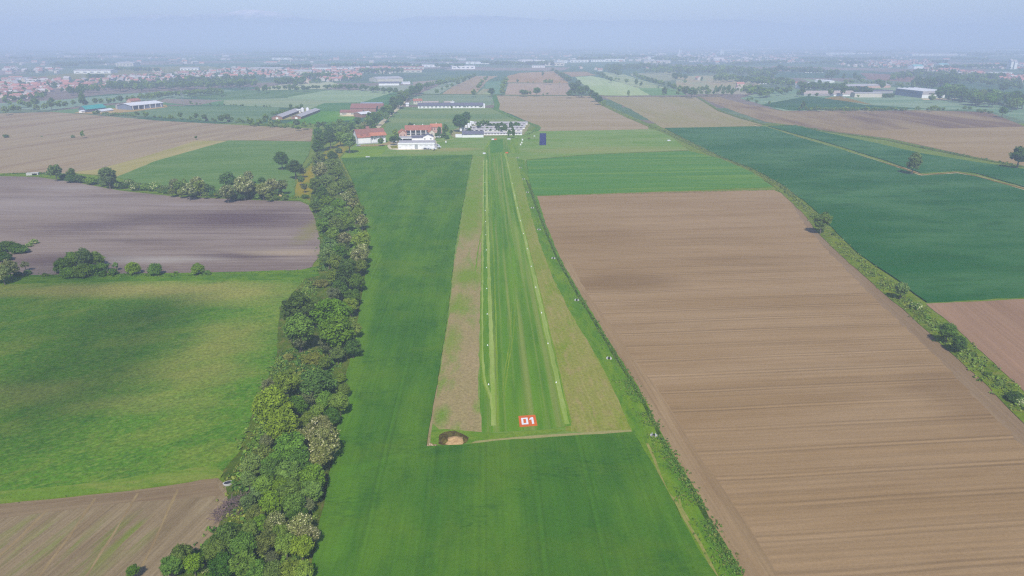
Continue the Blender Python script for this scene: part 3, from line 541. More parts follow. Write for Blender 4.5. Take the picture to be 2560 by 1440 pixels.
# ------------------------------------------------------------------ trees
LEAF = {}
def L(k, dk, lt, tr=0.3): LEAF[k] = leaf_mat('leaf_' + k, c4(*[v * 1.12 for v in dk]), c4(*[v * 1.12 for v in lt]), tr)
L('dark_green', (.046, .104, .014), (.128, .236, .034))
L('mid_green', (.080, .158, .015), (.205, .338, .040))
L('lime_green', (.128, .212, .016), (.295, .425, .050))
L('olive_green', (.100, .155, .020), (.255, .335, .058))
L('pale_green', (.094, .162, .032), (.240, .350, .088))
L('flowering', (.130, .160, .034), (.320, .360, .105))
L('greyish', (.120, .148, .050), (.270, .305, .125))
L('yellowish', (.155, .188, .022), (.330, .365, .064))
L('blossom', (.50, .49, .22), (.66, .64, .34), 0.15)
L('deep_green', (.034, .084, .024), (.088, .172, .042))
t_ = NT('bark'); bark = t_.diffuse(t_.mix(t_.noise(t_.pos(), 3.0, 4), c4(.09, .07, .055), c4(.20, .17, .14)), 0.95, 0.05)

def crown_arrays(seed, shape='round', ncl=34, nlf=110, leaf=0.045, flower=0.0, sparse=1.0):
    """unit crown: about 1 wide and 1 tall, centred on the origin; leaf clusters on a branching lobed volume"""
    r = np.random.default_rng(seed)
    cen = []
    lob = r.normal(size=(5, 3)); lob /= np.linalg.norm(lob, axis=1)[:, None]
    la = r.uniform(0.0, 0.22, 5)
    while len(cen) < ncl:
        d = r.normal(size=3); d /= np.linalg.norm(d)
        if shape == 'bush' and d[2] < -0.35: continue
        if shape != 'bush' and d[2] < -0.8: continue
        rad = 0.36 * (1 + float(np.max(la * np.clip(lob @ d, 0, 1) ** 3)) - 0.10 * r.random()) * (r.random() ** 0.28)
        p = d * rad
        if shape == 'tall':
            p[2] *= 1.12; w = 1.0 - 0.45 * max(0, p[2] / 0.45); p[0] *= w; p[1] *= w
        if shape == 'bush': p[2] = p[2] * 0.9 - 0.06
        if shape == 'round' and p[2] < -0.15: p[:2] *= 0.8
        cen.append(p)
    cen = np.array(cen); n = int(nlf * sparse)
    cr = r.uniform(0.085, 0.175, ncl) * (1.1 if shape != 'tall' else 0.95) * (0.76 if ncl > 60 else 0.9 if ncl > 40 else 1.0)
    d = r.normal(size=(ncl, n, 3)); d[:, :, 2] += 0.25; d /= np.linalg.norm(d, axis=2)[:, :, None]
    rr = cr[:, None] * (1 - 0.45 * r.random((ncl, n)) ** 2.2) * (1 + 0.18 * r.normal(size=(ncl, n)))
    sq = np.array([1.08, 1.08, 0.8])
    C = (cen[:, None, :] + d * rr[:, :, None] * sq).reshape(-1, 3)
    nrm = (d * 1.0 + 0.55 * r.normal(size=(ncl, n, 3)) + np.array([0, 0, 0.3])).reshape(-1, 3)
    nrm /= np.linalg.norm(nrm, axis=1)[:, None]
    a = np.cross(nrm, r.normal(size=nrm.shape)); a /= np.linalg.norm(a, axis=1)[:, None]
    b = np.cross(nrm, a)
    s = leaf * r.uniform(0.55, 1.25, len(C))[:, None]
    asp = r.uniform(0.55, 0.95, len(C))[:, None]
    V = np.stack([C - a * s, C - b * s * asp, C + a * s, C + b * s * asp], 1).reshape(-1, 3)
    F = np.arange(len(V)).reshape(-1, 4)
    tint = np.clip(0.62 * np.repeat(r.random(ncl), n) + 0.38 * r.random(len(C)), 0, 1)
    mi = np.zeros(len(C), int)
    if flower:
        fl = (np.repeat(r.random(ncl) < 0.75, n)) & (r.random(len(C)) < flower)
        mi[fl] = 1
    return V, F, tint, mi, cen
def trunk_mesh(seed, shape, cen):
    """unit trunk from z = -1 (ground) up into a crown centred on 0; limbs out to the clusters"""
    r = random.Random(seed); bm = bmesh.new()
    def tube(a, b, ra, rb, k=6):
        d = (b - a).normalized(); u = d.orthogonal().normalized(); v = d.cross(u)
        A_ = [bm.verts.new(a + (u * math.cos(i * 6.2832 / k) + v * math.sin(i * 6.2832 / k)) * ra) for i in range(k)]
        B_ = [bm.verts.new(b + (u * math.cos(i * 6.2832 / k) + v * math.sin(i * 6.2832 / k)) * rb) for i in range(k)]
        for i in range(k): bm.faces.new((A_[i], A_[(i + 1) % k], B_[(i + 1) % k], B_[i]))
        bm.faces.new(B_)
    p = [Vector((0, 0, -1)), Vector((r.uniform(-.03, .03), r.uniform(-.03, .03), -.6)), Vector((r.uniform(-.05, .05), r.uniform(-.05, .05), -.25)), Vector((r.uniform(-.05, .05), r.uniform(-.05, .05), .15))]
    rad = [.042, .033, .026, .012]
    for i in range(3): tube(p[i], p[i + 1], rad[i], rad[i + 1])
    for c in r.sample(list(cen), min(11, len(cen))):
        c = Vector(c); s = p[2].lerp(p[3], r.random()) if r.random() < .6 else p[1].lerp(p[2], r.uniform(.4, 1))
        m = s.lerp(c, .5) + Vector((0, 0, .04)); tube(s, m, .015, .009, 4); tube(m, c, .009, .003, 4)
    me = bpy.data.meshes.new('trunk'); bm.to_mesh(me); bm.free(); me.materials.append(bark)
    return me
# species: shape, leaf, crown height / width, flower share, density
SPEC = {
 'k': ('round', 'dark_green', .95, 0, 1.0, 'dark green'), 'm': ('round', 'mid_green', 1.0, 0, 1.0, 'mid green'), 'l': ('round', 'lime_green', 1.0, 0, 1.0, 'lime green'),
 'o': ('round', 'olive_green', .95, 0, .85, 'olive green'), 'p': ('round', 'pale_green', 1.1, 0, .8, 'pale green'), 'b': ('round', 'flowering', 1.05, .15, .85, 'brownish flowering'),
 'g': ('round', 'greyish', .95, 0, .42, 'sparse grey'), 'y': ('bush', 'yellowish', .65, 0, .9, 'yellowish'), 'c': ('bush', 'mid_green', .8, .32, .9, 'cream flowering'),
 'd': ('bush', 'dark_green', .8, 0, 1.0, 'dark green'), 'h': ('bush', 'mid_green', .85, 0, 1.0, 'mid green'), 't': ('tall', 'dark_green', 1.7, 0, 1.0, 'tall dark'),
 'e': ('tall', 'mid_green', 1.5, 0, .9, 'tall mid green'), 'f': ('round', 'deep_green', 1.0, 0, 1.0, 'blue-green'), 'q': ('tall', 'pale_green', 1.35, 0, .75, 'tall pale green'),
 'w': ('bush', 'pale_green', .8, 0, .8, 'pale green'), 'i': ('bush', 'lime_green', 1.2, 0, 1.0, 'upright lime green'), 'j': ('bush', 'mid_green', 1.15, 0, 1.0, 'upright mid green'),
}
LOD = {0: (84, 105, .031), 1: (46, 50, .05), 2: (22, 22, .095), 3: (12, 10, .16)}
CROWNS = {}
def crown_for(sp, lod, var):
    key = (sp, lod, var)
    if key not in CROWNS:
        shape, leaf, vr, fl, den, _ = SPEC[sp]
        ncl, nlf, ls = LOD[lod]
        V, F, tint, mi, cen = crown_arrays(hash((ord(sp), lod, var)) % 99991, shape, ncl, nlf, ls, fl, den)
        me = mesh_np('crown', V, F, [LEAF[leaf], LEAF['blossom']], mi, tint)
        tk = trunk_mesh(var * 7 + ord(sp), shape, cen)
        CROWNS[key] = (me, tk)
    return CROWNS[key]
ORD = ['first', 'second', 'third', 'fourth', 'fifth', 'sixth', 'seventh', 'eighth', 'ninth', 'tenth', 'eleventh', 'twelfth', 'thirteenth', 'fourteenth', 'fifteenth', 'sixteenth', 'seventeenth', 'eighteenth', 'nineteenth', 'twentieth']
ORD += ['twenty-' + o for o in ORD[:9]] + ['thirtieth'] + ['thirty-' + o for o in ORD[:9]] + ['fortieth'] + ['forty-' + o for o in ORD[:9]] + ['fiftieth'] + ['fifty-' + o for o in ORD[:9]]
TREES = []      # dicts: x, y (crown centre in the photo), s (crown width there), sp, row
def T(row, data):
    """row: (where it stands, group); data: 'x y s sp' items separated by commas"""
    for it in data.replace('\n', ' ').split(','):
        q = it.split()
        if len(q) < 4: continue
        TREES.append(dict(x=float(q[0]), y=float(q[1]), s=float(q[2]), sp=q[3], row=row))
def TL(row, pts, gap, size, sps, jx=2.0, jy=1.5, rows=1, skip=0.0):
    """trees along a line of photo points, a crown every gap pixels"""
    for (a, b) in zip(pts[:-1], pts[1:]):
        Ln = math.hypot(b[0] - a[0], b[1] - a[1]); k = max(1, int(Ln / gap))
        for i in range(k):
            if rnd.random() < skip: continue
            f = (i + rnd.uniform(-.2, .2)) / k
            for _ in range(rows):
                TREES.append(dict(x=a[0] + (b[0] - a[0]) * f + rnd.uniform(-jx, jx), y=a[1] + (b[1] - a[1]) * f + rnd.uniform(-jy, jy), s=size * rnd.uniform(.75, 1.3), sp=rnd.choice(sps), row=row))
BELT = ('belt', 'trees of the belt left of the airstrip')
T(BELT, """801 350 38 k,825 345 36 k,850 343 30 m,795 368 32 k,872 351 40 p,847 376 20 w,831 389 27 k,798 397 35 o,800 425 40 b,832 412 35 o,845 431 32 o,757 429 18 b,752 449 18 p,761 468 18 g,763 491 18 d,
787 461 34 o,815 450 34 o,854 463 34 o,875 463 24 o,806 485 36 k,828 481 32 o,877 481 28 b,866 493 30 b,787 513 26 k,817 506 38 m,845 513 36 m,884 508 30 b,899 524 28 o,821 530 36 m,854 536 38 m,888 537 32 o,808 560 34 m,838 558 38 o,869 554 36 o,905 552 30 b,
832 588 42 m,862 597 36 b,903 599 45 l,823 618 45 p,854 625 38 m,903 631 44 b,820 640 42 p,847 632 40 m,897 645 46 b,842 656 42 o,870 665 45 k,900 666 36 o,863 688 56 k,893 703 42 m,837 692 40 o,803 708 36 y,850 723 44 k,833 736 38 g,883 740 40 k,875 763 42 l,
750 770 92 k,833 787 96 m,748 822 82 m,842 830 92 m,884 822 42 o,747 848 48 g,822 858 52 g,843 882 40 o,881 868 46 k,720 893 30 y,782 896 52 y,812 905 34 o,
793 955 84 k,715 955 66 o,671 962 38 g,855 944 24 l,858 975 36 o,680 1015 92 l,778 989 48 g,815 1002 50 m,849 1006 54 m,742 1013 52 k,704 1062 84 l,800 1072 70 b,809 1105 74 b,760 1093 48 b,667 1100 40 g,729 1122 84 m,656 1144 62 o,684 1160 60 m,751 1156 70 k,795 1144 64 b,
633 1160 60 o,682 1176 62 m,621 1198 42 p,722 1184 66 m,780 1196 68 l,661 1215 56 m,728 1228 62 m,777 1228 56 m,679 1258 62 m,734 1262 64 m,768 1262 40 g,621 1256 46 p,636 1286 48 o,624 1325 50 o,688 1306 56 b,752 1312 60 b,771 1338 54 b,569 1345 74 k,538 1375 62 m,606 1367 70 m,661 1356 58 o,713 1362 58 l,752 1368 60 l,679 1395 38 g,
453 1390 56 m,428 1414 52 m,483 1408 50 m,331 1427 32 m,511 1424 22 c,560 1414 70 k,606 1414 70 m,640 1428 60 m,682 1428 60 o,728 1424 62 o,757 1430 54 l,700 1330 44 m,650 1310 46 m,790 1030 40 m,830 1040 44 k,770 1050 44 o,640 1235 40 p,700 1215 50 m,745 1285 46 k""")
OAK = ('oaks', None)
T(OAK, '703 398 38 k,737 418 42 k')
LH = ('the flowering hedge beyond the dark ploughed field', 'trees and bushes of the flowering hedge beyond the ploughed field')
T(LH, """137 427 30 p,178 434 24 o,181 445 32 d,200 447 28 d,229 452 28 h,269 438 40 p,269 453 36 w,290 461 24 w,321 458 30 c,342 467 26 c,367 467 26 h,389 465 34 c,408 475 18 h,435 460 28 b,449 475 28 c,461 461 20 e,493 458 32 b,493 479 26 d,512 483 18 w,545 483 22 w,572 449 40 k,567 479 34 b,608 463 46 b,605 485 42 d,620 440 26 b,657 474 32 b,654 452 20 k,679 463 34 b,681 485 26 h,703 463 30 b,712 490 16 h,640 487 20 d,122 432 14 w,150 438 16 w,700 482 18 w,471 476 30 b,520 470 30 w,590 474 38 w,632 472 30 o,668 484 26 w,448 466 30 o,310 464 22 d,356 466 24 d,250 452 24 w,160 440 20 d,420 468 20 w,535 484 22 d,576 487 26 d,645 490 20 h,690 484 22 d,478 486 20 d,498 468 30 o""")
TL(LH, [(120, 434), (250, 455), (400, 476), (540, 488), (640, 492), (720, 494)], 13, 14, 'hdwo', 4, 2)
LB = ('the meadow edge, far left', 'bushes and trees between the meadow and the ploughed field')
T(LB, """15 616 45 d,41 620 40 d,56 624 30 h,85 604 18 c,72 612 16 c,8 640 40 d,22 669 42 b,5 682 40 b,61 662 22 g,68 681 20 w,45 685 20 d,155 664 42 j,184 648 46 j,208 642 42 p,237 648 46 j,206 676 52 h,172 681 42 h,232 674 42 h,255 668 34 h,255 684 24 h,281 680 26 h,288 664 14 p,332 671 36 i,387 673 38 j,440 682 10 h,494 673 33 i,518 682 18 h,-20 620 50 d,-20 680 44 b,112 688 14 h""")
RH = ('the hedgerow along the big brown field', 'trees and bushes of the right-hand hedgerow')
T(RH, """2055 551 46 m,2255 722 36 p,2291 764 30 c,2371 829 46 k,2399 857 38 k,2538 992 44 d,2553 1003 34 c,2430 885 16 h,2320 795 14 h,2345 820 16 h,2275 750 12 h,2030 540 12 w,2085 585 12 h,2470 935 20 h,2500 962 22 w""")
RI = ('the right-hand fields', None)
T(RI, '2286 403 36 q,2551 388 48 k,2508 277 22 k,2460 277 14 h,2448 276 12 h,2475 280 12 h,2425 270 10 h,2412 269 10 h')
FM = ('farm', 'trees around the white farm')
T(FM, """953 353 15 k,989 331 15 l,982 349 17 k,991 346 16 k,1027 313 14 k,1113 323 14 t,1098 325 9 t,1093 336 12 d,1109 338 15 d,1117 344 12 d,1128 330 9 k,1102 340 12 d,1088 338 8 d,1149 303 38 f,1166 291 26 f,890 340 16 p""")
PG = ('sheds', 'small trees between the long pale livestock sheds')
T(PG, """1197 311 12 k,1202 307 8 k,1209 308 8 t,1218 309 12 k,1228 313 7 k,1236 312 7 k,1244 313 10 k,1254 311 10 k,1277 309 8 k,1278 316 9 k,1291 312 16 d,1262 321 12 k,1262 314 8 k,1254 322 8 k,1245 323 8 k,1173 324 8 k,1182 324 4 k,1191 324 4 k,1201 324 4 k,1209 322 5 k,1226 325 5 k,1282 324 8 k,1283 332 8 t,1273 332 8 t,1177 318 5 k,1219 320 6 k""")
RD = ('road', 'trees along the pale farm road')
T(RD, """995 251 26 k,983 266 24 k,969 272 22 m,958 276 20 k,948 286 20 m,965 290 18 p,941 297 24 k,927 290 24 k,920 303 24 m,910 313 20 b,927 309 22 k,896 303 20 k,879 309 18 m,862 316 24 p,850 306 18 m,836 312 18 m,822 314 18 m,809 312 16 k,795 312 16 k,761 311 16 m,775 310 8 m,741 306 17 k,695 305 14 m,677 306 14 p,713 313 10 h,822 327 24 k,795 331 26 k,843 327 22 m,864 326 22 m,885 333 16 p,1005 246 22 k,1014 238 20 m,1023 233 18 k,1032 228 18 k,1043 222 16 k,1000 258 18 k,976 280 16 k,934 318 16 k,905 322 18 m,880 322 18 k,812 340 22 k""")
SH = ('poultry', 'hedge trees around the two long poultry sheds')
T(SH, '682 283 12 h,692 282 12 h,704 279 12 m,713 277 12 h,727 269 10 t,743 270 12 m,754 269 10 t,664 291 14 m,660 301 12 m,735 272 10 h,674 300 10 h')
LE = ('the hedge above the left brown field', 'hedge trees above the left brown field')
T(LE, """236 282 10 h,246 280 11 k,343 284 11 k,364 286 14 m,386 291 8 h,401 292 9 m,427 293 13 m,450 287 14 k,476 295 8 e,490 289 13 k,510 292 14 k,551 295 16 k,567 292 17 k,531 298 8 h,598 298 9 h,625 302 15 m,648 303 14 m,580 297 10 h""")
TL(LE, [(258, 284), (340, 288)], 7, 9, 'hhmw', 1, 1)
TL(LE, [(410, 294), (480, 300)], 12, 6, 'hw', 1, 1); TL(LE, [(590, 302), (690, 314), (760, 320)], 9, 9, 'hhwm', 2, 2)
TL(LE, [(480, 297), (590, 303)], 16, 7, 'hh', 3, 1)
SO = ('the left brown field', None)
T(SO, '205 334 10 e,14 340 13 d,182 341 10 w,490 343 7 k,104 341 4 h')
HZ = {}
def far(name, grp): return (name, grp)
L1 = far('the long hedge on the far left', 'trees of the long hedge, far left')
T(L1, """14 252 12 k,24 256 10 m,53 256 16 m,30 270 16 m,12 274 16 p,71 262 16 m,87 254 18 k,110 264 16 p,126 260 18 m,128 250 12 k,146 260 16 m,162 260 14 m,183 256 12 m,205 246 18 t,213 256 14 k,238 252 14 k,252 252 12 m,272 252 14 m,284 250 10 m,299 246 16 k,319 246 12 m,333 244 12 m,349 242 12 m,45 270 14 p,90 268 14 p""")
TL(L1, [(355, 240), (450, 232), (560, 226)], 6, 10, 'kmm', 3, 3, 2)
W1 = far('the dark wood below the left town', 'trees of the dark wood below the left town')
TL(W1, [(275, 214), (400, 212), (520, 208), (640, 205)], 6, 13, 'kkm', 3, 5, 2)
TL(W1, [(560, 196), (640, 190)], 7, 11, 'kk', 3, 3); TL(W1, [(170, 226), (250, 220)], 8, 13, 'kmt', 3, 3)
TL(W1, [(690, 204), (765, 198)], 6, 13, 'kk', 3, 4, 2); TL(W1, [(440, 196), (560, 200)], 8, 12, 'km', 3, 3)
M1 = far('the tree row between the mid-distance fields', 'trees of the mid-distance rows')
TL(M1, [(640, 222), (740, 216)], 8, 9, 'kmt', 3, 2); TL(M1, [(740, 220), (850, 214), (985, 224)], 7, 9, 'kkm', 3, 2, 1)
T(M1, '738 208 11 t,930 222 13 k,942 222 12 k,958 224 12 k,975 226 14 k,990 226 14 k,850 216 14 k,870 218 12 k,905 218 11 k,556 240 7 k,610 243 5 m,476 254 5 k')
TL(M1, [(475, 258), (560, 262), (690, 266)], 8, 5, 'hmk', 2, 1, 1, .35)
TL(M1, [(985, 250), (1050, 214)], 7, 19, 'kkm', 4, 4, 1); TL(M1, [(1050, 215), (1110, 204), (1180, 190)], 8, 12, 'kmp', 3, 2)
T(M1, '1092 228 11 m,1105 221 7 m,1118 216 8 m,1130 213 9 m,1145 206 11 k,1160 200 12 k,1175 193 12 k,1185 189 11 k,1185 231 14 m,1195 216 10 m,1200 211 11 m,1205 204 10 m,1213 197 9 m,1217 193 7 m,1228 228 17 k,1255 226 14 p,1257 216 14 m,1260 206 13 m,1265 199 12 m,1305 231 14 k,1315 231 13 k,1325 232 8 k,1342 227 18 k,1358 236 5 m,1368 234 6 m,1294 202 6 t,1320 205 4 m,1333 205 4 m,1357 184 7 t,1340 180 4 m,1399 206 4 m,1244 198 4 t')
TL(M1, [(1360, 203), (1386, 204)], 6, 8, 'm', 1, .5)
TL(M1, [(1060, 262), (1130, 267), (1215, 268)], 16, 5, 'k', 3, 1, 1, .2)
C1 = far('the diagonal tree row in the middle distance', 'trees of the diagonal row, middle distance')
TL(C1, [(1384, 175), (1410, 190), (1432, 206)], 6, 11, 'kk', 2, 2, 1)
T(C1, '1440 222 26 k,1454 226 26 k,1425 233 16 k,1465 222 20 k,1430 212 16 k,1478 232 16 k,1488 240 18 k,1498 248 18 k,1510 256 11 m,1446 208 16 k')
C2 = far('the open pale green field', 'trees of the open pale fields')
TL(C2, [(1497, 182), (1516, 193), (1532, 200)], 6, 10, 'kk', 2, 2, 1)
T(C2, '1540 197 7 m,1546 198 7 m,1567 202 10 m,1590 205 9 t,1603 210 7 t,1571 232 8 e,1645 218 6 h,1528 198 10 k')
C3 = far('the second diagonal row, right of centre', 'trees of the second diagonal row')
TL(C3, [(1588, 188), (1625, 198), (1665, 212)], 6, 10, 'kkm', 2, 2, 1)
T(C3, '1662 227 13 t,1675 212 14 k,1700 222 16 m,1715 226 22 k,1730 229 24 k,1695 232 10 m,1686 216 14 m,1740 232 12 k,1650 206 10 m,1712 203 9 m,1754 198 7 t,1788 195 9 t')
for _ in range(46):
    T(C3, '%f %f %f %s' % (rnd.uniform(1745, 1862), rnd.uniform(215, 231), rnd.uniform(5, 10), rnd.choice('eqpt')))
C4 = far('the broad wood right of centre', 'trees of the broad wood, right of centre')
TL(C4, [(1515, 170), (1560, 186)], 6, 10, 'kk', 2, 3, 2); TL(C4, [(1520, 167), (1640, 165)], 5, 10, 'kk', 3, 4, 2)
TL(C4, [(1640, 172), (1750, 172), (1860, 176), (1940, 185)], 6, 11, 'kkm', 4, 7, 3); TL(C4, [(1685, 188), (1722, 192)], 6, 12, 'kk', 3, 3)
TL(C4, [(1790, 192), (1900, 200), (1990, 205)], 6, 12, 'kkm', 4, 5, 2)
T(C4, '1950 168 16 f,1962 172 15 f,1940 175 14 k,2080 186 20 k,2068 190 14 k,2110 191 9 t,2137 188 10 t,2148 195 9 t,2140 192 9 t')
TL(C4, [(1870, 222), (1900, 226), (1930, 232)], 6, 14, 'km', 3, 6, 2); TL(C4, [(1940, 226), (1985, 224)], 7, 11, 'km', 3, 3, 1)
TL(C4, [(2000, 212), (2110, 218)], 7, 13, 'kk', 3, 4, 2); TL(C4, [(2110, 222), (2180, 226)], 7, 12, 'kf', 3, 3, 2)
T(C4, '1870 249 10 h,1892 253 9 h,1923 257 7 e,1880 246 8 h,2110 222 16 t,2196 206 16 k,2205 215 12 k')
R1 = far('the big wood at the right edge', 'trees of the big wood, right edge')
TL(R1, [(2290, 205), (2360, 200), (2400, 190)], 8, 17, 'kkf', 4, 6, 2); TL(R1, [(2360, 225), (2440, 235), (2560, 255)], 10, 24, 'kkm', 6, 9, 2)
T(R1, '2400 224 30 k,2410 232 28 f,2330 208 24 k,2450 250 20 m,2490 240 30 m,2540 243 36 k,2510 217 22 k,2303 205 18 k,2360 196 20 f,2352 180 15 k,2382 184 18 k,2560 250 34 k')
TL(R1, [(2110, 205), (2180, 205), (2290, 212)], 8, 9, 'mp', 4, 4, 1); TL(R1, [(2230, 190), (2300, 182), (2400, 196), (2560, 214)], 7, 11, 'km', 5, 5, 2)
R2 = far('the bush row above the patchy brown field', 'bushes of the row above the patchy brown field')
T(R2, '2008 262 12 t,2000 270 9 h,2016 270 10 h,2042 268 6 e')
TL(R2, [(2024, 272), (2220, 273)], 8, 10, 'hhm', 2, 1); TL(R2, [(2222, 272), (2245, 272)], 7, 9, 'h', 1, 1); TL(R2, [(2254, 272), (2274, 272)], 7, 10, 'h', 1, 1)
T(R2, '2293 271 13 h,2320 272 9 h,2330 270 11 m,2338 268 10 m,2347 272 10 h,2358 272 9 h,2395 273 4 h')
R3 = far('the right factory yard', 'trees around the right-hand factory')
T(R3, '2005 228 16 k,1997 232 12 k,2048 210 12 t,2078 230 14 m,2023 237 8 k,2042 236 9 k,2145 240 6 m,2330 243 15 p,2206 238 12 d,2215 240 14 d,2228 240 14 d,2195 236 10 d,2165 226 12 d,2150 224 14 d,2180 226 14 d,2205 208 14 k,2372 247 8 h')
# far belts, woods and garden trees that fade into the haze
FB = far('far', None)
for (y0, n, sz) in ((188, 60, 9), (178, 90, 8), (170, 130, 7.5), (162, 170, 7), (155, 220, 6), (149, 260, 5.2), (144, 300, 4.6), (139, 320, 4), (134, 320, 3.4), (130, 300, 3), (126, 260, 2.6)):
    k = 0
    while k < n:
        x0 = rnd.uniform(-60, 2620); yy = y0 + rnd.uniform(-4, 4); ln = rnd.uniform(30, 160); sl = rnd.uniform(-.035, .035)
        if y0 >= 178 and 1050 < x0 < 1480: k += 4; continue
        m_ = int(ln / (sz * .5))
        for i in range(m_):
            TREES.append(dict(x=x0 + i * sz * .5, y=yy + sl * i * sz * .5 + rnd.uniform(-.8, .8), s=sz * rnd.uniform(.8, 1.6), sp=rnd.choice('kkfm'), row=FB))
        k += max(3, m_)

for quad, n in [(((0, 222), (110, 214), (135, 240), (0, 254)), 85), (((0, 196), (280, 202), (265, 222), (0, 216)), 72), (((150, 218), (270, 208), (270, 220), (150, 232)), 49), (((270, 194), (560, 176), (560, 196), (300, 210)), 117), (((560, 172), (800, 172), (800, 192), (560, 196)), 135), (((735, 196), (900, 182), (905, 196), (745, 212)), 72), (((800, 172), (1010, 170), (1000, 184), (800, 188)), 90), (((2170, 152), (2330, 150), (2330, 168), (2170, 170)), 99), (((2300, 172), (2390, 172), (2395, 180), (2305, 183)), 45), (((2398, 178), (2460, 184), (2455, 192), (2400, 190)), 30), (((2440, 162), (2560, 160), (2560, 174), (2430, 172)), 49), (((2475, 190), (2560, 190), (2560, 206), (2500, 202)), 40), (((1570, 136), (1990, 128), (1990, 158), (1620, 160)), 207), (((2080, 152), (2180, 150), (2180, 166), (2090, 170)), 27), (((0, 134), (2560, 122), (2560, 150), (0, 166)), 234), (((0, 170), (150, 172), (150, 184), (0, 184)), 22), (((2000, 112), (2560, 108), (2560, 124), (2000, 126)), 81)]:
    for _ in range(n):
        u, v = rnd.random(), rnd.random(); tl, tr, br, bl = quad
        x = (tl[0] * (1 - u) + tr[0] * u) * (1 - v) + (bl[0] * (1 - u) + br[0] * u) * v; y = (tl[1] * (1 - u) + tr[1] * u) * (1 - v) + (bl[1] * (1 - u) + br[1] * u) * v
        TREES.append(dict(x=x, y=y - 1, s=rnd.uniform(5, 9.5) / mpp(P(x, y)), sp=rnd.choice('kkmf'), row=FB))
def side_of(x, lo, hi): return 'left side' if x < lo + (hi - lo) * .36 else ('right side' if x > lo + (hi - lo) * .66 else 'middle')
BLM = [(0, 'behind the white barn'), (372, 'by the grass track below the barn'), (420, 'by the two lone oaks'), (470, 'by the flowering hedge end'), (520, 'beside the far ploughed-field corner'), (570, 'beside the dark ploughed field'), (620, 'by the near ploughed-field corner'), (680, 'by the far meadow edge'), (740, 'in the big oak clump'), (840, 'at the foot of the oaks'), (900, 'just nearer than the oaks'), (980, 'level with the first runway markers'), (1035, 'level with the orange panel'), (1090, 'level with the dirt mound'), (1150, 'by the near meadow corner'), (1205, 'by the pale trough'), (1250, 'beside the brown brush pile'), (1300, 'beside the tracked brown field'), (1380, 'at the bottom edge')]
def build_trees():
    for q in TREES:
        z = 5.0
        for _ in range(2):
            p = P(q['x'], q['y'], z); D = q['s'] * mpp(p) * (1.12 if q['row'][0] == 'belt' else 1.45 if q['row'] is PG else 1.2 if q['row'] is LH else 1.25 if q['row'] is FM and q['s'] < 20 else 1.1 if q['row'] is FB or q['s'] > 18 else 1.18); sp = SPEC[q['sp']]
            V = D * sp[2]
            z = V * 0.5 * (0.72 if sp[0] == 'bush' else 1.0) + (0.0 if sp[0] == 'bush' else min(3.0, 0.16 * D + 0.5))
        q['p'] = P(q['x'], q['y'], z); q['z'] = z; q['D'] = D; q['V'] = V
        q['kind'] = 'shrub' if (sp[0] == 'bush' or D < 4.2) else 'tree'
        q['px'] = q['s']
    # individuals: those that show largest
    ind = []
    for kind, cap in (('tree', 298), ('shrub', 150)):
        c = sorted([q for q in TREES if q['kind'] == kind], key=lambda q: -q['px'])
        ind += c[:cap]
    for q in TREES: q['ind'] = False
    for q in ind: q['ind'] = True
    # labels
    rows = {}
    for q in ind: rows.setdefault(q['row'][0], []).append(q)
    for rn, qs in rows.items():
        for q in qs:
            colr = SPEC[q['sp']][5]
            szw = 'big' if q['D'] > 9.5 else ('small' if q['D'] < 5.0 else 'medium')
            k = q['kind']
            if rn == 'belt':
                lm = [t for y, t in BLM if q['y'] >= y][-1]
                if q['y'] >= 1380: lo, hi = 330, 780
                else:
                    near = [o['x'] for o in qs if abs(o['y'] - q['y']) < 40]; lo, hi = min(near), max(near) + 1
                q['base'] = '%s %s %s on the belt\'s %s, %s' % (szw, colr, k, side_of(q['x'], lo, hi), lm)
            elif rn == 'oaks': q['base'] = 'dark round oak-like tree in the green field beside the belt'
            elif rn == 'the right-hand fields': q['base'] = '%s %s %s standing alone in the right-hand fields' % (szw, colr, k)
            elif rn == 'farm': q['base'] = '%s %s %s at the white farm' % (szw, colr, k)
            elif rn == 'sheds': q['base'] = '%s %s %s between the pale livestock sheds' % (szw, colr, k)
            elif rn == 'road': q['base'] = '%s %s %s by the pale farm road' % (szw, colr, k)
            elif rn == 'poultry': q['base'] = '%s %s %s by the poultry sheds' % (szw, colr, k)
            elif rn == 'far': q['base'] = '%s %s in a hazy far belt' % (colr, k)
            else: q['base'] = '%s %s of %s' % (colr, k, rn)
        byl = {}
        for q in qs: byl.setdefault(q['base'], []).append(q)
        for b, g in byl.items():
            if len(g) == 1: g[0]['label'] = b; continue
            if rn == 'belt':
                g.sort(key=lambda q: -q['y'])
                for i, q in enumerate(g):
                    tail = ['nearest', 'farthest'][i] if len(g) == 2 else (['nearest', 'middle', 'farthest'][i] if len(g) == 3 else ORD[i] + ' nearest')
                    q['label'] = tail + ' ' + b.replace('belt\'s ', 'belt ')
            else:
                g.sort(key=lambda q: q['x'])
                for i, q in enumerate(g):
                    q['label'] = b + ', ' + ('leftmost' if i == 0 else 'rightmost' if i == len(g) - 1 else ORD[i] + ' from left')
    special = {(2286, 403): 'tall pale tree standing alone beside the bend of the tan farm track', (2551, 388): 'big dark tree cut by the right edge of the photo', (2508, 277): 'dark round tree at the corner of the patchy brown field', (703, 398): 'dark lone oak, the left and farther of two beside the belt', (737, 418): 'dark lone oak, the right and nearer of two beside the belt', (2055, 551): 'round mid green tree alone on the hedgerow by the teal field', (205, 334): 'slender tree alone in the middle of the left brown field', (1149, 303): 'big round blue-green tree left of the white silos', (1166, 291): 'round blue-green tree behind the bigger one left of the silos', (750, 770): 'huge dark oak, left of the two largest crowns in the belt', (833, 787): 'huge green oak, right of the two largest crowns in the belt', (680, 1015): 'bright lime tree bulging into the meadow, level with the orange panel'}
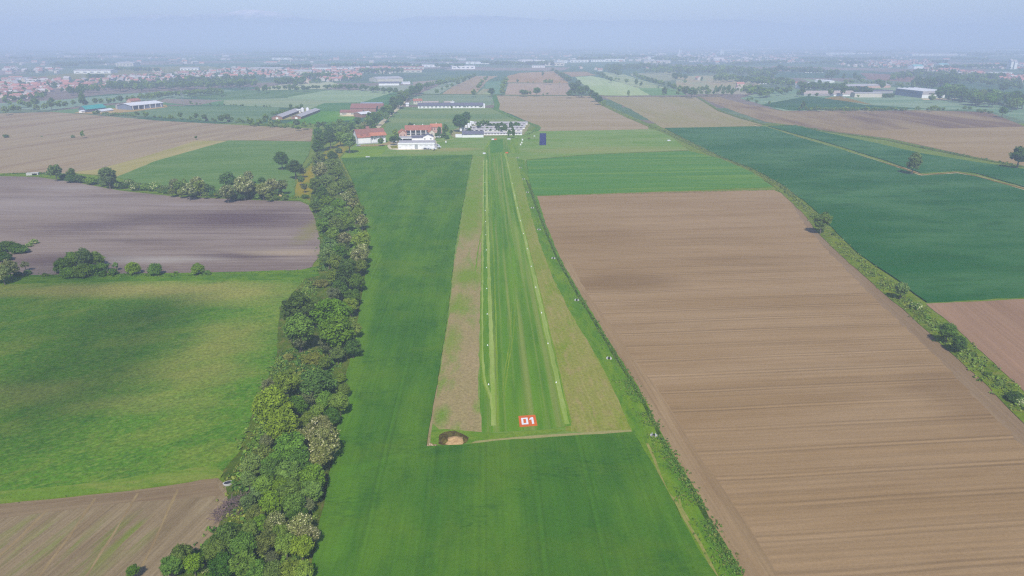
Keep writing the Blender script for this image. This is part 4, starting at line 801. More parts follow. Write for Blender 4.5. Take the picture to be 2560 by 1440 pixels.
    for i, q in enumerate(ind):
        q['label'] = special.get((q['x'], q['y']), q['label'])
        lod = 0 if q['s'] > 30 else 1 if q['s'] > 15 else 2
        var = i % (4 if lod == 0 else 3)
        me, tk = crown_for(q['sp'], lod, var)
        rz = rnd.uniform(0, 6.28); sx = q['D'] * rnd.uniform(.94, 1.06); sy = q['D'] * rnd.uniform(.94, 1.06)
        base = (q['p'].x, q['p'].y, 0.05)
        if q['kind'] == 'tree':
            e = empty('tree', base, rz); tag(e, q['label'], 'tree', q['row'][1] or 'lone trees')
            c = put('crown', me, e); c.location = (0, 0, q['z']); c.scale = (sx, sy, q['V'])
            t = put('trunk', tk, e); t.location = (0, 0, q['z']); t.scale = (q['D'] * .8, q['D'] * .8, q['z'])
        else:
            c = put('shrub', me); c.location = (base[0], base[1], q['z'] + .05); c.rotation_euler = (0, 0, rz); c.scale = (sx, sy, q['V'])
            tag(c, q['label'], 'shrub', q['row'][1] or 'lone shrubs')
    # the rest, too small to tell apart: one mass
    Vs, Fs, Ti, Mi = [], [], [], []; off = 0
    lib = {}
    names = ['k', 'm', 'f', 'p', 'l', 'e']
    for q in TREES:
        if q['ind']: continue
        sp = q['sp'] if q['sp'] in names else {'h': 'm', 'd': 'k', 't': 'k', 'w': 'p', 'o': 'p', 'b': 'p', 'g': 'p', 'q': 'p', 'c': 'm', 'y': 'l'}[q['sp']]
        lod = 2 if q['s'] > 7.5 else 3
        key = (sp, lod, rnd.randrange(4))
        if key not in lib:
            ncl, nlf, ls = LOD[lod]
            lib[key] = crown_arrays(len(lib) + 500, 'tall' if q['sp'] in 'teq' else 'round', ncl, nlf, ls)
        V, F, ti, mi, cen = lib[key]
        a = rnd.uniform(0, 6.28); ca, sa = math.cos(a), math.sin(a)
        W = V * np.array([q['D'], q['D'], max(q['V'], q['D'] * .8)])
        W = np.stack([W[:, 0] * ca - W[:, 1] * sa + q['p'].x, W[:, 0] * sa + W[:, 1] * ca + q['p'].y, W[:, 2] + q['z']], 1)
        Vs.append(W); Fs.append(F + off); off += len(V); Ti.append(np.clip(ti * .7 + rnd.uniform(0, .3), 0, 1)); Mi.append(np.full(len(F), names.index(sp)))
    if Vs:
        nm = ['dark_green', 'mid_green', 'deep_green', 'pale_green', 'lime_green', 'mid_green']
        me = mesh_np('far_trees', np.concatenate(Vs), np.concatenate(Fs), [LEAF[n] for n in nm], np.concatenate(Mi), np.concatenate(Ti))
        tag(put('far_trees', me), 'hazy mass of small far trees across the plain', 'far trees', None, 'stuff')
    print('TREES', len(TREES), 'individual', len(ind), 'mass faces', off // 4)
build_trees()

# low growth: leafy weeds, bushes and tall grass, too many to count
def growth(name, items, mats, label, cat, seed):
    """items: (polyline px, width m, plants per metre, height m, material index) -> one mesh of leafy tufts"""
    r = np.random.default_rng(seed); Cs = []; Sz = []; Mi = []; Dn = []
    for pts, w, dens, hgt, mi in items:
        ps = [P(*q) for q in pts]
        for a, b in zip(ps[:-1], ps[1:]):
            Ln = (b - a).length; n = int(Ln * dens); t = (b - a).normalized(); nr = Vector((-t.y, t.x, 0))
            if n < 1: continue
            f = r.random(n); o = r.normal(size=n) * w * .28
            base = np.array([a[:]]) + f[:, None] * np.array([(b - a)[:]]) + o[:, None] * np.array([nr[:]])
            keep = np.array([mnoise.noise(Vector((x * .12, y * .12, seed))) > -.28 for x, y, _ in base])
            base = base[keep]; n = len(base)
            hh = hgt * r.uniform(.35, 1.2, n); k = 9
            d = r.normal(size=(n, k, 3)); d /= np.linalg.norm(d, axis=2)[:, :, None]; d[:, :, 2] = np.abs(d[:, :, 2])
            c = base[:, None, :] + d * hh[:, None, None] * np.array([.75, .75, .9]) * r.uniform(.5, 1, (n, k, 1))
            c[:, :, 2] += .25
            Cs.append(c.reshape(-1, 3)); Dn.append(d.reshape(-1, 3)); Sz.append(np.repeat(hh, k) * .42 * r.uniform(.6, 1.2, n * k)); Mi.append(np.full(n * k, mi))
    C = np.concatenate(Cs); D = np.concatenate(Dn); s = np.concatenate(Sz)[:, None]
    nrm = D + .5 * r.normal(size=D.shape) + np.array([0, 0, .4]); nrm /= np.linalg.norm(nrm, axis=1)[:, None]
    a = np.cross(nrm, r.normal(size=nrm.shape)); a /= np.linalg.norm(a, axis=1)[:, None]; b = np.cross(nrm, a)
    V = np.stack([C - a * s, C - b * s * .7, C + a * s, C + b * s * .7], 1).reshape(-1, 3)
    me = mesh_np(name, V, np.arange(len(V)).reshape(-1, 4), mats, np.concatenate(Mi), r.random(len(C)))
    return tag(put(name, me), label, cat, None, 'stuff')
GM = [LEAF['olive_green'], LEAF['mid_green'], LEAF['yellowish'], LEAF['pale_green'], LEAF['dark_green']]
hp = [(1655, 326), (1715, 352), (1800, 394), (1880, 425), (1952, 466), (1990, 500), (2030, 536), (2064, 580), (2140, 650), (2226, 724), (2306, 790), (2356, 835), (2430, 900), (2510, 970), (2570, 1032)]
growth('hedgerow_weeds', [(hp, 7.0, 3.2, .9, 0), (hp, 7.5, 1.6, .8, 3), (hp[8:], 7.0, 3.2, 1.0, 1), (hp[10:], 7.5, 2.0, 1.3, 1), (hp[:8], 3.5, .7, 1.2, 4)], GM, 'tangled weeds and low bushes along the right-hand hedgerow', 'weeds', 1)
bp = [(1850, 1440), (1788, 1330), (1740, 1240), (1698, 1170), (1652, 1092), (1618, 1022), (1578, 950), (1534, 882), (1488, 805), (1446, 738), (1394, 645), (1360, 565), (1340, 510), (1322, 460)]
growth('ditch_weeds', [(bp, 1.7, 5.0, .45, 1), (bp, 1.7, 2.0, .4, 2), ([(x - 14, y) for x, y in bp[:7]], 4.5, 9.0, .45, 1), ([(x - 14, y) for x, y in bp[:7]], 5.0, 5.0, .4, 2), ([(x - 10, y) for x, y in bp[6:]], 3.0, 2.0, .35, 0), ([(1830, 1440), (1770, 1340), (1724, 1250), (1680, 1180)], 5.0, 3, .5, 1), (bp, 1.2, 1.2, .5, 4)], GM, 'lush weeds and tall grass along the ditch beside the airstrip', 'weeds', 2)
fp = [(1745, 243), (1800, 278), (1838, 290), (1910, 312), (1985, 314), (2050, 326), (2220, 350), (2300, 368), (2420, 392), (2530, 412), (2580, 420)]
growth('field_edge_weeds', [(fp, 4.0, .8, 1.1, 0), (fp[7:], 4, 1.2, 1.6, 4), (fp[4:6], 4, 1, 1.6, 4), ([(1510, 262), (1575, 294), (1640, 321), (1665, 330)], 4, 1.0, 1.3, 0), ([(1246, 275), (1290, 298), (1340, 314), (1346, 322), (1318, 338)], 4, 1.6, 1.2, 1), (pth, 4.5, 1.0, .5, 0), ([(1334, 491), (1934, 476)], .8, 3, .35, 1)], GM, 'rough weeds along the far field edges', 'weeds', 3)
lh = [(0, 437), (100, 434), (160, 442), (260, 456), (400, 477), (540, 489), (640, 494), (760, 496)]
lb = [(-40, 692), (60, 692), (300, 692), (520, 690), (640, 686), (750, 682)]
growth('hedge_weeds', [(lh, 5, 1.6, 1.0, 1), (lh, 6, 1.0, 1.1, 0), (lh[1:], 5, .7, 1.4, 4), (lb, 5, 2.5, .55, 1), (lb[:4], 5, 1.5, .9, 1), (lb, 6, 1.2, .5, 2), ([(-60, 1262), (0, 1250), (180, 1230), (340, 1210), (480, 1190)], 3, 3, .3, 2), ([(745, 440), (790, 392), (860, 345)], 3, 1.5, .9, 3)], GM, 'low weeds under the left hedges', 'weeds', 4)
ug = []
for a, b in (((840, 410), (866, 480)), ((866, 480), (885, 560)), ((885, 560), (880, 660)), ((880, 660), (862, 780)), ((862, 780), (826, 900)), ((826, 900), (808, 1020)), ((808, 1020), (776, 1160)), ((776, 1160), (744, 1300)), ((744, 1300), (706, 1440)), ((795, 400), (800, 480)), ((800, 480), (820, 600)), ((820, 600), (810, 680)), ((790, 700), (730, 790)), ((720, 880), (680, 980)), ((680, 980), (640, 1120)), ((640, 1120), (600, 1200)), ((610, 1200), (610, 1330)), ((590, 1320), (460, 1430)), ((780, 880), (740, 1000)), ((740, 1000), (700, 1150)), ((700, 1150), (680, 1300)), ((680, 1300), (640, 1440))):
    ug.append(([a, b], 7, 7, .9, rnd.choice((0, 1, 1, 2)))); ug.append(([a, b], 6, 4, 1.3, rnd.choice((0, 1, 4))))
growth('undergrowth', ug, GM, 'undergrowth of brambles and saplings under the tree belt', 'undergrowth', 5)

# ------------------------------------------------------------------ buildings
wall_white = plain('plaster_white', c4(.85, .845, .83), 0.08, 0.35, 0.9)
wall_cream = plain('plaster_cream', c4(.62, .56, .46), 0.12, 0.35, 0.9)
wall_pink = plain('plaster_pink', c4(.60, .38, .31), 0.12, 0.35, 0.9)
wall_grey = plain('wall_grey', c4(.40, .39, .38), 0.15, 0.3, 0.9)
wall_dark = plain('wall_dark', c4(.13, .14, .18), 0.2, 0.3, 0.8)
wall_brick = plain('wall_brick', c4(.34, .19, .14), 0.2, 0.4, 0.9)
wall_blue = plain('wall_bluegrey', c4(.20, .23, .30), 0.2, 0.15, 0.7)
roof_red = roof_mat('tiles_red', c4(.40, .155, .105))
roof_orange = roof_mat('tiles_orange', c4(.52, .20, .115))
roof_brown = roof_mat('tiles_brown', c4(.30, .135, .105))
roof_grey = roof_mat('roof_fibre_grey', c4(.44, .42, .42))
roof_pale = roof_mat('roof_fibre_pale', c4(.46, .43, .43))
roof_slate = roof_mat('roof_slate', c4(.15, .145, .19))
roof_tan = roof_mat('roof_tan', c4(.45, .37, .32))
roof_teal = roof_mat('roof_teal', c4(.04, .34, .30))
roof_white = roof_mat('roof_white', c4(.74, .74, .74))
glass = plain('window_dark', c4(.06, .07, .09), 0.2, 0.5, 0.25, 0.5)
metal_grey = plain('metal_grey', c4(.36, .38, .38), 0.1, 0.4, 0.5, 0.4)
dark_in = plain('dark_opening', c4(.035, .038, .045), 0.3, 0.3, 0.9)
plastic_white = plain('silo_white', c4(.80, .80, .80), 0.06, 0.5, 0.45, 0.4)

class MB:
    """collects boxes, prisms and tubes; build() links them as one mesh object"""
    def __init__(self): self.bm = bmesh.new()
    def poly(self, pts): return self.bm.faces.new([self.bm.verts.new(p) for p in pts])
    def box(self, x0, x1, y0, y1, z0, z1):
        v = [self.bm.verts.new(p) for p in ((x0, y0, z0), (x1, y0, z0), (x1, y1, z0), (x0, y1, z0), (x0, y0, z1), (x1, y0, z1), (x1, y1, z1), (x0, y1, z1))]
        for f in ((0, 3, 2, 1), (4, 5, 6, 7), (0, 1, 5, 4), (1, 2, 6, 5), (2, 3, 7, 6), (3, 0, 4, 7)): self.bm.faces.new([v[i] for i in f])
        return self
    def hull(self, pts):
        vs = [self.bm.verts.new(p) for p in pts]; bmesh.ops.convex_hull(self.bm, input=vs); return self
    def tube(self, a, b, ra, rb=None, k=8):
        a, b = Vector(a), Vector(b); rb = ra if rb is None else rb
        d = (b - a).normalized(); u = d.orthogonal().normalized(); v = d.cross(u)
        A_ = [self.bm.verts.new(a + (u * math.cos(i * 6.2832 / k) + v * math.sin(i * 6.2832 / k)) * ra) for i in range(k)]
        B_ = [self.bm.verts.new(b + (u * math.cos(i * 6.2832 / k) + v * math.sin(i * 6.2832 / k)) * rb) for i in range(k)]
        for i in range(k): self.bm.faces.new((A_[i], A_[(i + 1) % k], B_[(i + 1) % k], B_[i]))
        self.bm.faces.new(A_[::-1]); self.bm.faces.new(B_); return self
    def ball(self, c, r, sz=1.0, seg=10):
        bmesh.ops.create_uvsphere(self.bm, u_segments=seg, v_segments=seg // 2 + 1, radius=r, matrix=Matrix.Translation(c) @ Matrix.Diagonal((1, 1, sz, 1))); return self
    def build(self, name, mat, parent=None):
        bmesh.ops.recalc_face_normals(self.bm, faces=self.bm.faces)
        me = bpy.data.meshes.new(name); self.bm.to_mesh(me); self.bm.free()
        for m in (mat if isinstance(mat, (list, tuple)) else [mat]): me.materials.append(m)
        return put(name, me, parent)

def building(name, label, cat, fl, fr, dep, eave, ridge, wallm, roofm, axis='x', over=0.5, wins=(), doors=(), group=None, chim=0, mono=False, flat=False, winm=None, pillars=0, side_wins=()):
    """front wall from photo pixel fl to fr (on the ground); dep metres deep, eave and ridge in metres; axis of the ridge
    along the front (x) or away from it (y). wins: (u0, u1, z0, z1) on the front wall, u as a share of its width"""
    a, b = P(*fl), P(*fr); W = (b - a).length; rz = math.atan2(b.y - a.y, b.x - a.x)
    e = empty(name, (a.x, a.y, 0), rz); tag(e, label, cat, group)
    D = dep; o = over
    w = MB()
    if flat:
        w.box(0, W, 0, D, 0, eave); w.build('wall', wallm, e)
        r = MB(); r.box(-o, W + o, -o, D + o, eave + .003, eave + .55); r.build('roof', roofm, e)
    elif axis == 'x':
        pk = D / 2 if not mono else D
        if mono: prof = [(0, 0), (D, 0), (D, ridge), (0, eave)]
        else: prof = [(0, 0), (D, 0), (D, eave), (pk, ridge), (0, eave)]
        L0 = [w.bm.verts.new((0, y, z)) for y, z in prof]; L1 = [w.bm.verts.new((W, y, z)) for y, z in prof]; n = len(prof)
        w.bm.faces.new(L0); w.bm.faces.new(L1)
        for i in range(n):
            if i in ((2, 3) if not mono else (2,)): continue
            w.bm.faces.new((L0[i], L0[(i + 1) % n], L1[(i + 1) % n], L1[i]))
        w.build('wall', wallm, e)
        r = MB(); sl = (ridge - eave) / pk; tz = .06; th = .28
        r.hull([(x, y, z) for x in (-o, W + o) for y, z in ((-o, eave - sl * o + tz), (-o, eave - sl * o + tz + th), (pk, ridge + tz), (pk, ridge + tz + th))])
        if not mono:
            r.hull([(x, y, z) for x in (-o, W + o) for y, z in ((D + o, eave - sl * o + tz), (D + o, eave - sl * o + tz + th), (pk + .004, ridge + tz), (pk + .004, ridge + tz + th))])
        rf = r.build('roof', roofm, e)
    else:
        prof = [(0, 0), (W, 0), (W, eave), (W / 2, ridge), (0, eave)]
        L0 = [w.bm.verts.new((x, 0, z)) for x, z in prof]; L1 = [w.bm.verts.new((x, D, z)) for x, z in prof]; n = 5
        w.bm.faces.new(L0); w.bm.faces.new(L1)
        for i in range(n):
            if i in (2, 3): continue
            w.bm.faces.new((L0[i], L0[(i + 1) % n], L1[(i + 1) % n], L1[i]))
        w.build('wall', wallm, e)
        r = MB(); pk = W / 2; sl = (ridge - eave) / pk; tz = .06; th = .28
        r.hull([(x, y, z) for y in (-o, D + o) for x, z in ((-o, eave - sl * o + tz), (-o, eave - sl * o + tz + th), (pk, ridge + tz), (pk, ridge + tz + th))])
        r.hull([(x, y, z) for y in (-o, D + o) for x, z in ((W + o, eave - sl * o + tz), (W + o, eave - sl * o + tz + th), (pk + .004, ridge + tz), (pk + .004, ridge + tz + th))])
        rf = r.build('roof', roofm, e)
    if chim and not flat:
        for i in range(chim):
            c = MB(); x = W * (i + 1) / (chim + 1); c.box(x, x + .8, D / 2 + .3, D / 2 + 1.1, ridge - .5, ridge + 1.3); c.build('chimney', wall_white, rf)
    for (u0, u1, z0, z1) in wins:
        q = MB(); q.box(u0 * W, u1 * W, -.06, .05, z0, z1); q.build('window', winm or glass, e)
    for (u0, u1, z0, z1) in side_wins:
        q = MB(); q.box(W - .05, W + .06, u0 * D, u1 * D, z0, z1); q.build('window', winm or glass, e)
    for (u0, u1, z1) in doors:
        q = MB(); q.box(u0 * W, u1 * W, -.09, .05, 0.02, z1); q.build('door', metal_grey, e)
    for i in range(pillars):
        x = W * i / (pillars - 1); q = MB(); q.box(x - .35, x + .35, -o - .1, -o + .6, 0, eave - .25); q.build('pillar', wall_white, e)
    return e, W
def addbox(e, name, mat, *bx):
    q = MB(); q.box(*bx); return q.build(name, mat, e)

# --- the white farm
e, W = building('white_barn', 'long white barn with red lean-to roof left of the hangar', 'barn', (894.5, 361), (964.5, 356.5), 17, 6.6, 11.5, wall_white, roof_brown, wins=[(.12, .14, 1, 6), (.26, .28, 1, 6)], over=.6)
e.scale = (1, 1, 1.2)
addbox(e, 'window', glass, W * .315, W * .38, -.1, .1, 2.8, 4.6)
for u in (.46, .51, .58, .64): addbox(e, 'window', glass, W * u, W * u + .9, -.1, .1, 3.2, 4.1)
for u in (.5, .65, .8, .88): addbox(e, 'window', glass, W * u, W * u + 1.0, -.1, .1, 5.3, 6.1)
for u in (.0, .4, .54, .68, .82, .98): addbox(e, 'buttress', wall_white, W * u, W * u + .45, -.3, -.05, 0, 6.1)
q = MB(); q.hull([(x, y, z) for x in (-.8, W * .44) for y, z in ((-3.6, 5.7), (-3.6, 5.95), (1.5, 7.9), (1.5, 8.2))]); q.build('roof', roof_red, e)
q = MB(); q.hull([(x, y, z) for x in (W * .44 + .02, W + .8) for y, z in ((-2.6, 6.5), (-2.6, 6.75), (2.4, 8.6), (2.4, 8.9))]); q.build('roof', roof_orange, e)
addbox(e, 'wall', wall_white, 0, W * .44, -3, -.02, 0, 5.75)
addbox(e, 'base', wall_grey, -.2, W * .7, -3.3, -3.02, 0, 1.0)
for x in (2.5, 8.5):
    q = MB(); q.hull([(x, -1.5, 6.7), (x + 3.6, -1.5, 6.7), (x + 1.8, -1.5, 7.9), (x, 1.8, 8.0), (x + 3.6, 1.8, 8.0), (x + 1.8, 2.4, 8.3)]); q.build('dormer', roof_brown, e)
building('outbuilding', 'small house with dark red roof behind the long white barn', 'house', (902, 335), (924, 334), 8, 5, 7.5, wall_pink, roof_brown, wins=[(.2, .3, 3, 4.2), (.6, .7, 3, 4.2)])
e, W = building('farmhouse', 'long farmhouse with brown roof over a white-columned portico', 'house', (1014, 340), (1078, 339), 14, 6.4, 10.5, wall_cream, roof_red, over=.7, pillars=6, chim=2)
for i in range(5): addbox(e, 'window', dark_in, W * (.03 + .195 * i), W * (.03 + .195 * i) + W * .165, -.12, .06, 1.0, 5.6)
for i in range(5): addbox(e, 'balcony', wall_grey, W * (.03 + .195 * i), W * (.03 + .195 * i) + W * .165, -.35, -.13, 2.6, 3.1)
building('farmhouse_wing', 'gabled house wing with orange roof facing the camera', 'house', (998, 345.5), (1017, 345), 15, 5.2, 8.2, wall_pink, roof_orange, axis='y', wins=[(.2, .3, 2.5, 3.8), (.65, .75, 2.5, 3.8)], side_wins=[(.1, .2, 1, 3.4), (.35, .45, 1, 3.4), (.6, .7, 1, 3.4)])
building('red_house', 'tall pink house with orange roof at the portico end', 'house', (1077, 337), (1105, 336.5), 9, 8.6, 11.4, wall_pink, roof_orange, wins=[(.1, .18, 5.4, 7.2), (.33, .41, 5.4, 7.2), (.56, .64, 5.4, 7.2), (.8, .88, 5.4, 7.2), (.1, .18, 1.6, 3.4), (.56, .64, 1.6, 3.4)], chim=1)
building('small_house', 'small gabled building with orange roof behind the slate one', 'house', (1073, 342), (1087, 341.5), 10, 4.8, 7.2, wall_cream, roof_orange, axis='y', wins=[(.4, .6, 2, 3.4)])
building('slate_house', 'white gabled building with dark slate roof behind the hangar', 'house', (1057, 352.5), (1084, 352), 9, 4.2, 6.6, wall_white, roof_slate, axis='y', wins=[(.15, .25, 1.5, 2.8), (.7, .8, 1.5, 2.8)])
building('low_shed', 'low white shed with grey roof beside the slate building', 'shed', (1030, 353), (1057, 352.5), 9, 3.4, 4.6, wall_white, roof_slate, mono=True)
e, W = building('carport', 'dark open carport with white front beam behind the hangar', 'carport', (998, 353.5), (1029, 353), 8, 3.4, 3.9, wall_dark, roof_grey, mono=True)
addbox(e, 'beam', wall_white, -.3, W + .3, -.8, -.55, 2.9, 3.6); addbox(e, 'post', wall_white, 0, .35, -.8, -.5, 0, 2.9); addbox(e, 'post', wall_white, W * .28, W * .28 + .35, -.8, -.5, 0, 2.9); addbox(e, 'opening', dark_in, .3, W - .3, -.1, .05, .1, 2.8)
e, W = building('hangar', 'big white flat-roofed hangar with grey door at the airstrip head', 'hangar', (996, 374), (1086.5, 373.2), 21, 5.4, 6, wall_white, roof_grey, flat=True, over=.25, wins=[(.175, .26, 3.4, 3.75), (.31, .39, 3.4, 3.75), (.59, .67, 3.4, 3.75), (.73, .81, 3.4, 3.75), (.87, .95, 3.4, 3.75), (.03, .08, 2.2, 2.6), (.1, .12, 3.4, 3.75)], doors=[(.455, .54, 4.6)], winm=metal_grey)
addbox(e, 'parapet', wall_white, -.3, W + .3, -.35, -.02, 5.0, 6.4)
for u in (.2, .34, .63): addbox(e, 'vent', metal_grey, W * u, W * u + 1.6, -.12, .02, .3, .7)
addbox(e, 'skylight', roof_pale, W * .1, W * .9, 9, 12, 5.98, 6.3)
addbox(e, 'annex', wall_grey, W + .02, W + 2.6, 1, 14, 0, 3.4)
# --- pig sheds right of the farm
e, W = building('feed_shed', 'white shed with dark purple slate roof nearest the airstrip head', 'shed', (1156, 344.5), (1209, 344), 13, 3.6, 6.4, wall_white, roof_slate, over=.5, wins=[(.1, .2, 3.05, 3.4), (.32, .42, 3.05, 3.4)])
addbox(e, 'annex', wall_white, -7.5, -.05, 1.5, 8, 0, 3.0)
SHG = 'long pale livestock sheds in rows'
for i, (x0, x1, y, nm) in enumerate(((1210, 1305, 338.5, 'nearest'), (1161, 1306, 329.5, 'second nearest'), (1178, 1312, 323.3, 'middle'), (1189, 1314, 317.4, 'second farthest'), (1184, 1319, 312.2, 'farthest'))):
    e, W = building('livestock_shed', 'long pale-roofed livestock shed, %s of the five parallel ones' % nm, 'shed', (x0, y), (x1, y - .3), 6.8, 2.2, 3.3, wall_white, roof_pale, over=.4, group=SHG)
    for k in range(12): addbox(e, 'window', dark_in, W * (.03 + k * .08), W * (.03 + k * .08) + W * .045, -.08, .04, 1.3, 2.1)
def silo(x, y, label, r=1.5, h=5.2, grp='white feed silos beside the livestock sheds'):
    p = P(x, y, h * .55); e = empty('silo', (p.x, p.y, 0)); tag(e, label, 'silo', grp)
    q = MB(); q.tube((0, 0, 1.9), (0, 0, h - 1.0), r, r, 14); q.tube((0, 0, .8), (0, 0, 1.9), .35, r, 14); q.tube((0, 0, h - 1.0), (0, 0, h), r, .35, 14); q.build('tank', plastic_white, e)
    for a in range(4):
        t = a * math.pi / 2 + .78; q = MB(); q.tube((r * .85 * math.cos(t), r * .85 * math.sin(t), 0), (r * .85 * math.cos(t), r * .85 * math.sin(t), 2.4), .08, .08, 6); q.build('leg', metal_grey, e)
for (x, y, l) in ((1177.5, 307, 'farthest left white silo, at the corner of the farthest shed'), (1182.3, 308, 'white silo standing right beside the farthest shed end'), (1171.2, 312.4, 'left white silo of the second farthest pair'), (1175.8, 313, 'right white silo of the second farthest pair'), (1165.2, 317.6, 'tall left white silo of the middle pair'), (1172.2, 318.6, 'right white silo of the middle pair'), (1156.3, 322.2, 'middle white silo of the nearest three'), (1152.4, 325, 'left and nearest white silo of the nearest three'), (1160.3, 323.8, 'right white silo of the nearest three')):
    silo(x, y, l)
# --- long dark sheds behind
e, W = building('dark_roof_shed', 'long shed with dark slate roof and white front wall', 'shed', (1045, 271), (1207, 270.2), 18, 4.0, 7.4, wall_white, roof_slate, over=.8)
for k in range(16): addbox(e, 'window', dark_in, W * (.02 + k * .061), W * (.02 + k * .061) + W * .028, -.1, .04, 1.4, 2.6)
addbox(e, 'end_wall', wall_white, W + .9, W + 3.5, -1.5, 17, 0, 5.5)
building('pale_shed', 'pale narrow shed behind the left part of the slate-roofed shed', 'shed', (1058, 261), (1096, 260.6), 10, 3, 4.5, wall_white, roof_tan)
building('pale_shed', 'pale narrow shed behind the middle of the slate-roofed shed', 'shed', (1111, 261), (1130, 260.6), 10, 3, 4.5, wall_white, roof_tan)
building('red_roof_house', 'red-roofed house left of the slate-roofed shed by the road', 'house', (1034, 261), (1056, 260.5), 10, 5.4, 8.4, wall_cream, roof_red, wins=[(.15, .25, 3, 4.4), (.45, .55, 3, 4.4), (.75, .85, 3, 4.4)], chim=1)
building('white_gatehouse', 'tiny white gabled house at the left end of the slate-roofed shed', 'house', (1015, 266), (1022, 266), 6, 3.6, 5.2, wall_white, roof_white)
building('white_hut', 'white hut on the roof line of the slate-roofed shed', 'hut', (1126, 262), (1136, 262), 5, 4.4, 6, wall_white, roof_white, axis='y')
# --- poultry sheds, drawn as long gables running away from the camera
def shed_line(name, label, n0, n1, wid, eave, ridge, wallm, roofm, group=None, wins=0):
    """a long shed whose near gable end is at photo pixel n0 and far end at n1 (ground points of its axis)"""
    a, b = P(*n0), P(*n1); Ln = (b - a).length; rz = math.atan2(b.y - a.y, b.x - a.x) - math.pi / 2
    e = empty(name, (a.x, a.y, 0), rz); tag(e, label, 'shed', group)
    w2 = wid / 2; w = MB(); prof = [(-w2, 0), (w2, 0), (w2, eave), (0, ridge), (-w2, eave)]
    L0 = [w.bm.verts.new((x, 0, z)) for x, z in prof]; L1 = [w.bm.verts.new((x, Ln, z)) for x, z in prof]
    w.bm.faces.new(L0); w.bm.faces.new(L1)
    for i in (0, 1, 4): w.bm.faces.new((L0[i], L0[(i + 1) % 5], L1[(i + 1) % 5], L1[i]))
    w.build('wall', wallm, e)
    r = MB(); sl = (ridge - eave) / w2; o = .6
    for s in (-1, 1): r.hull([(s * x + s * .004, y, z) for y in (-o, Ln + o) for x, z in ((w2 + o, eave - sl * o + .06), (w2 + o, eave - sl * o + .3), (0, ridge + .06), (0, ridge + .3))])
    r.build('roof', roofm, e)
    for k in range(wins):
        q = MB(); y = Ln * (k + .25) / wins; q.box(w2 - .04, w2 + .07, y, y + Ln / wins * .5, eave * .45, eave * .8); q.build('window', dark_in, e)
    q = MB(); q.box(-1.6, 1.6, -.1, .04, 0.02, eave * .85); q.build('door', wall_white, e)
    return e
shed_line('poultry_shed', 'left of two long pale poultry sheds beside the bright green field', (693, 299), (750, 277), 14, 3.4, 5.6, wall_brick, roof_pale, 'poultry sheds', 10)
shed_line('poultry_shed', 'right of two long pale poultry sheds beside the bright green field', (741, 298), (789, 279.5), 13, 3.2, 5.2, wall_brick, roof_pale, 'poultry sheds', 10)
for (x, l) in ((756.5, 'left of two white round tanks between the poultry sheds'), (769, 'right of two white round tanks between the poultry sheds')):
    silo(x, 275, l, 2.3, 8.0, 'white tanks of the poultry sheds')
building('equipment_box', 'white tank box between the far ends of the poultry sheds', 'shed', (744, 283), (752, 282.5), 6, 4, 5, wall_white, roof_white)
# --- red barns left of the road
RBG = 'red-roofed barns beside the pale road'
building('red_barn', 'front red-roofed barn with tan wall beside the pale road', 'barn', (850, 288.5), (905, 288.5), 15, 4.0, 6.8, wall_cream, roof_brown, group=RBG, wins=[(.1, .3, 1.6, 2.6), (.5, .7, 1.6, 2.6)])
building('red_barn', 'middle red-roofed barn of three beside the pale road', 'barn', (876, 279.5), (940, 279.5), 17, 5.0, 8.2, wall_brick, roof_brown, group=RBG)
building('red_barn', 'rear long red-roofed barn of three beside the pale road', 'barn', (878, 273), (958, 272.6), 14, 5.0, 7.6, wall_brick, roof_brown, group=RBG)
building('grey_barn', 'blue-grey roofed barn behind the red-roofed barns', 'barn', (902, 267.5), (956, 267), 14, 4.2, 6.4, wall_grey, roof_mat('roof_bluegrey', c4(.26, .31, .36)))
building('white_roof_barn', 'barn with pale sloping roof at the front red barn end', 'barn', (904, 294), (931, 291), 16, 4.4, 6.6, wall_brick, roof_white, axis='x')
# --- far left farm
e, W = building('open_barn', 'big open barn with two white roofs on the far left farm', 'barn', (330, 275.5), (408, 267.5), 30, 6.5, 9.5, wall_blue, roof_white, over=1.2)
for k in range(6): addbox(e, 'pillar', wall_white, W * (.02 + .18 * k), W * (.02 + .18 * k) + .9, -1.1, -.5, 0, 6)
addbox(e, 'opening', dark_in, W * .0 + .5, W * .34, -.12, .05, .1, 5.4)
building('teal_shed', 'shed with bright teal roof on the far left farm', 'shed', (216, 281.5), (267, 276), 14, 4.5, 9.0, wall_dark, roof_teal)
building('greenhouse', 'low white plastic greenhouse beside the teal-roofed shed', 'greenhouse', (252, 281.5), (284, 276.8), 9, 1.6, 3.6, plastic_white, roof_white)
building('red_roof_house', 'red-roofed house behind the big open barn', 'house', (329, 262), (353, 260), 12, 6, 9, wall_pink, roof_red)
building('white_hut', 'small white hut left of the teal-roofed shed', 'hut', (205, 282.8), (213, 282), 6, 2.6, 3.6, wall_white, roof_white)
building('grey_hut', 'grey block at the open barn\'s left gable', 'hut', (298, 273.5), (309, 272.5), 8, 6, 7, wall_grey, roof_grey)
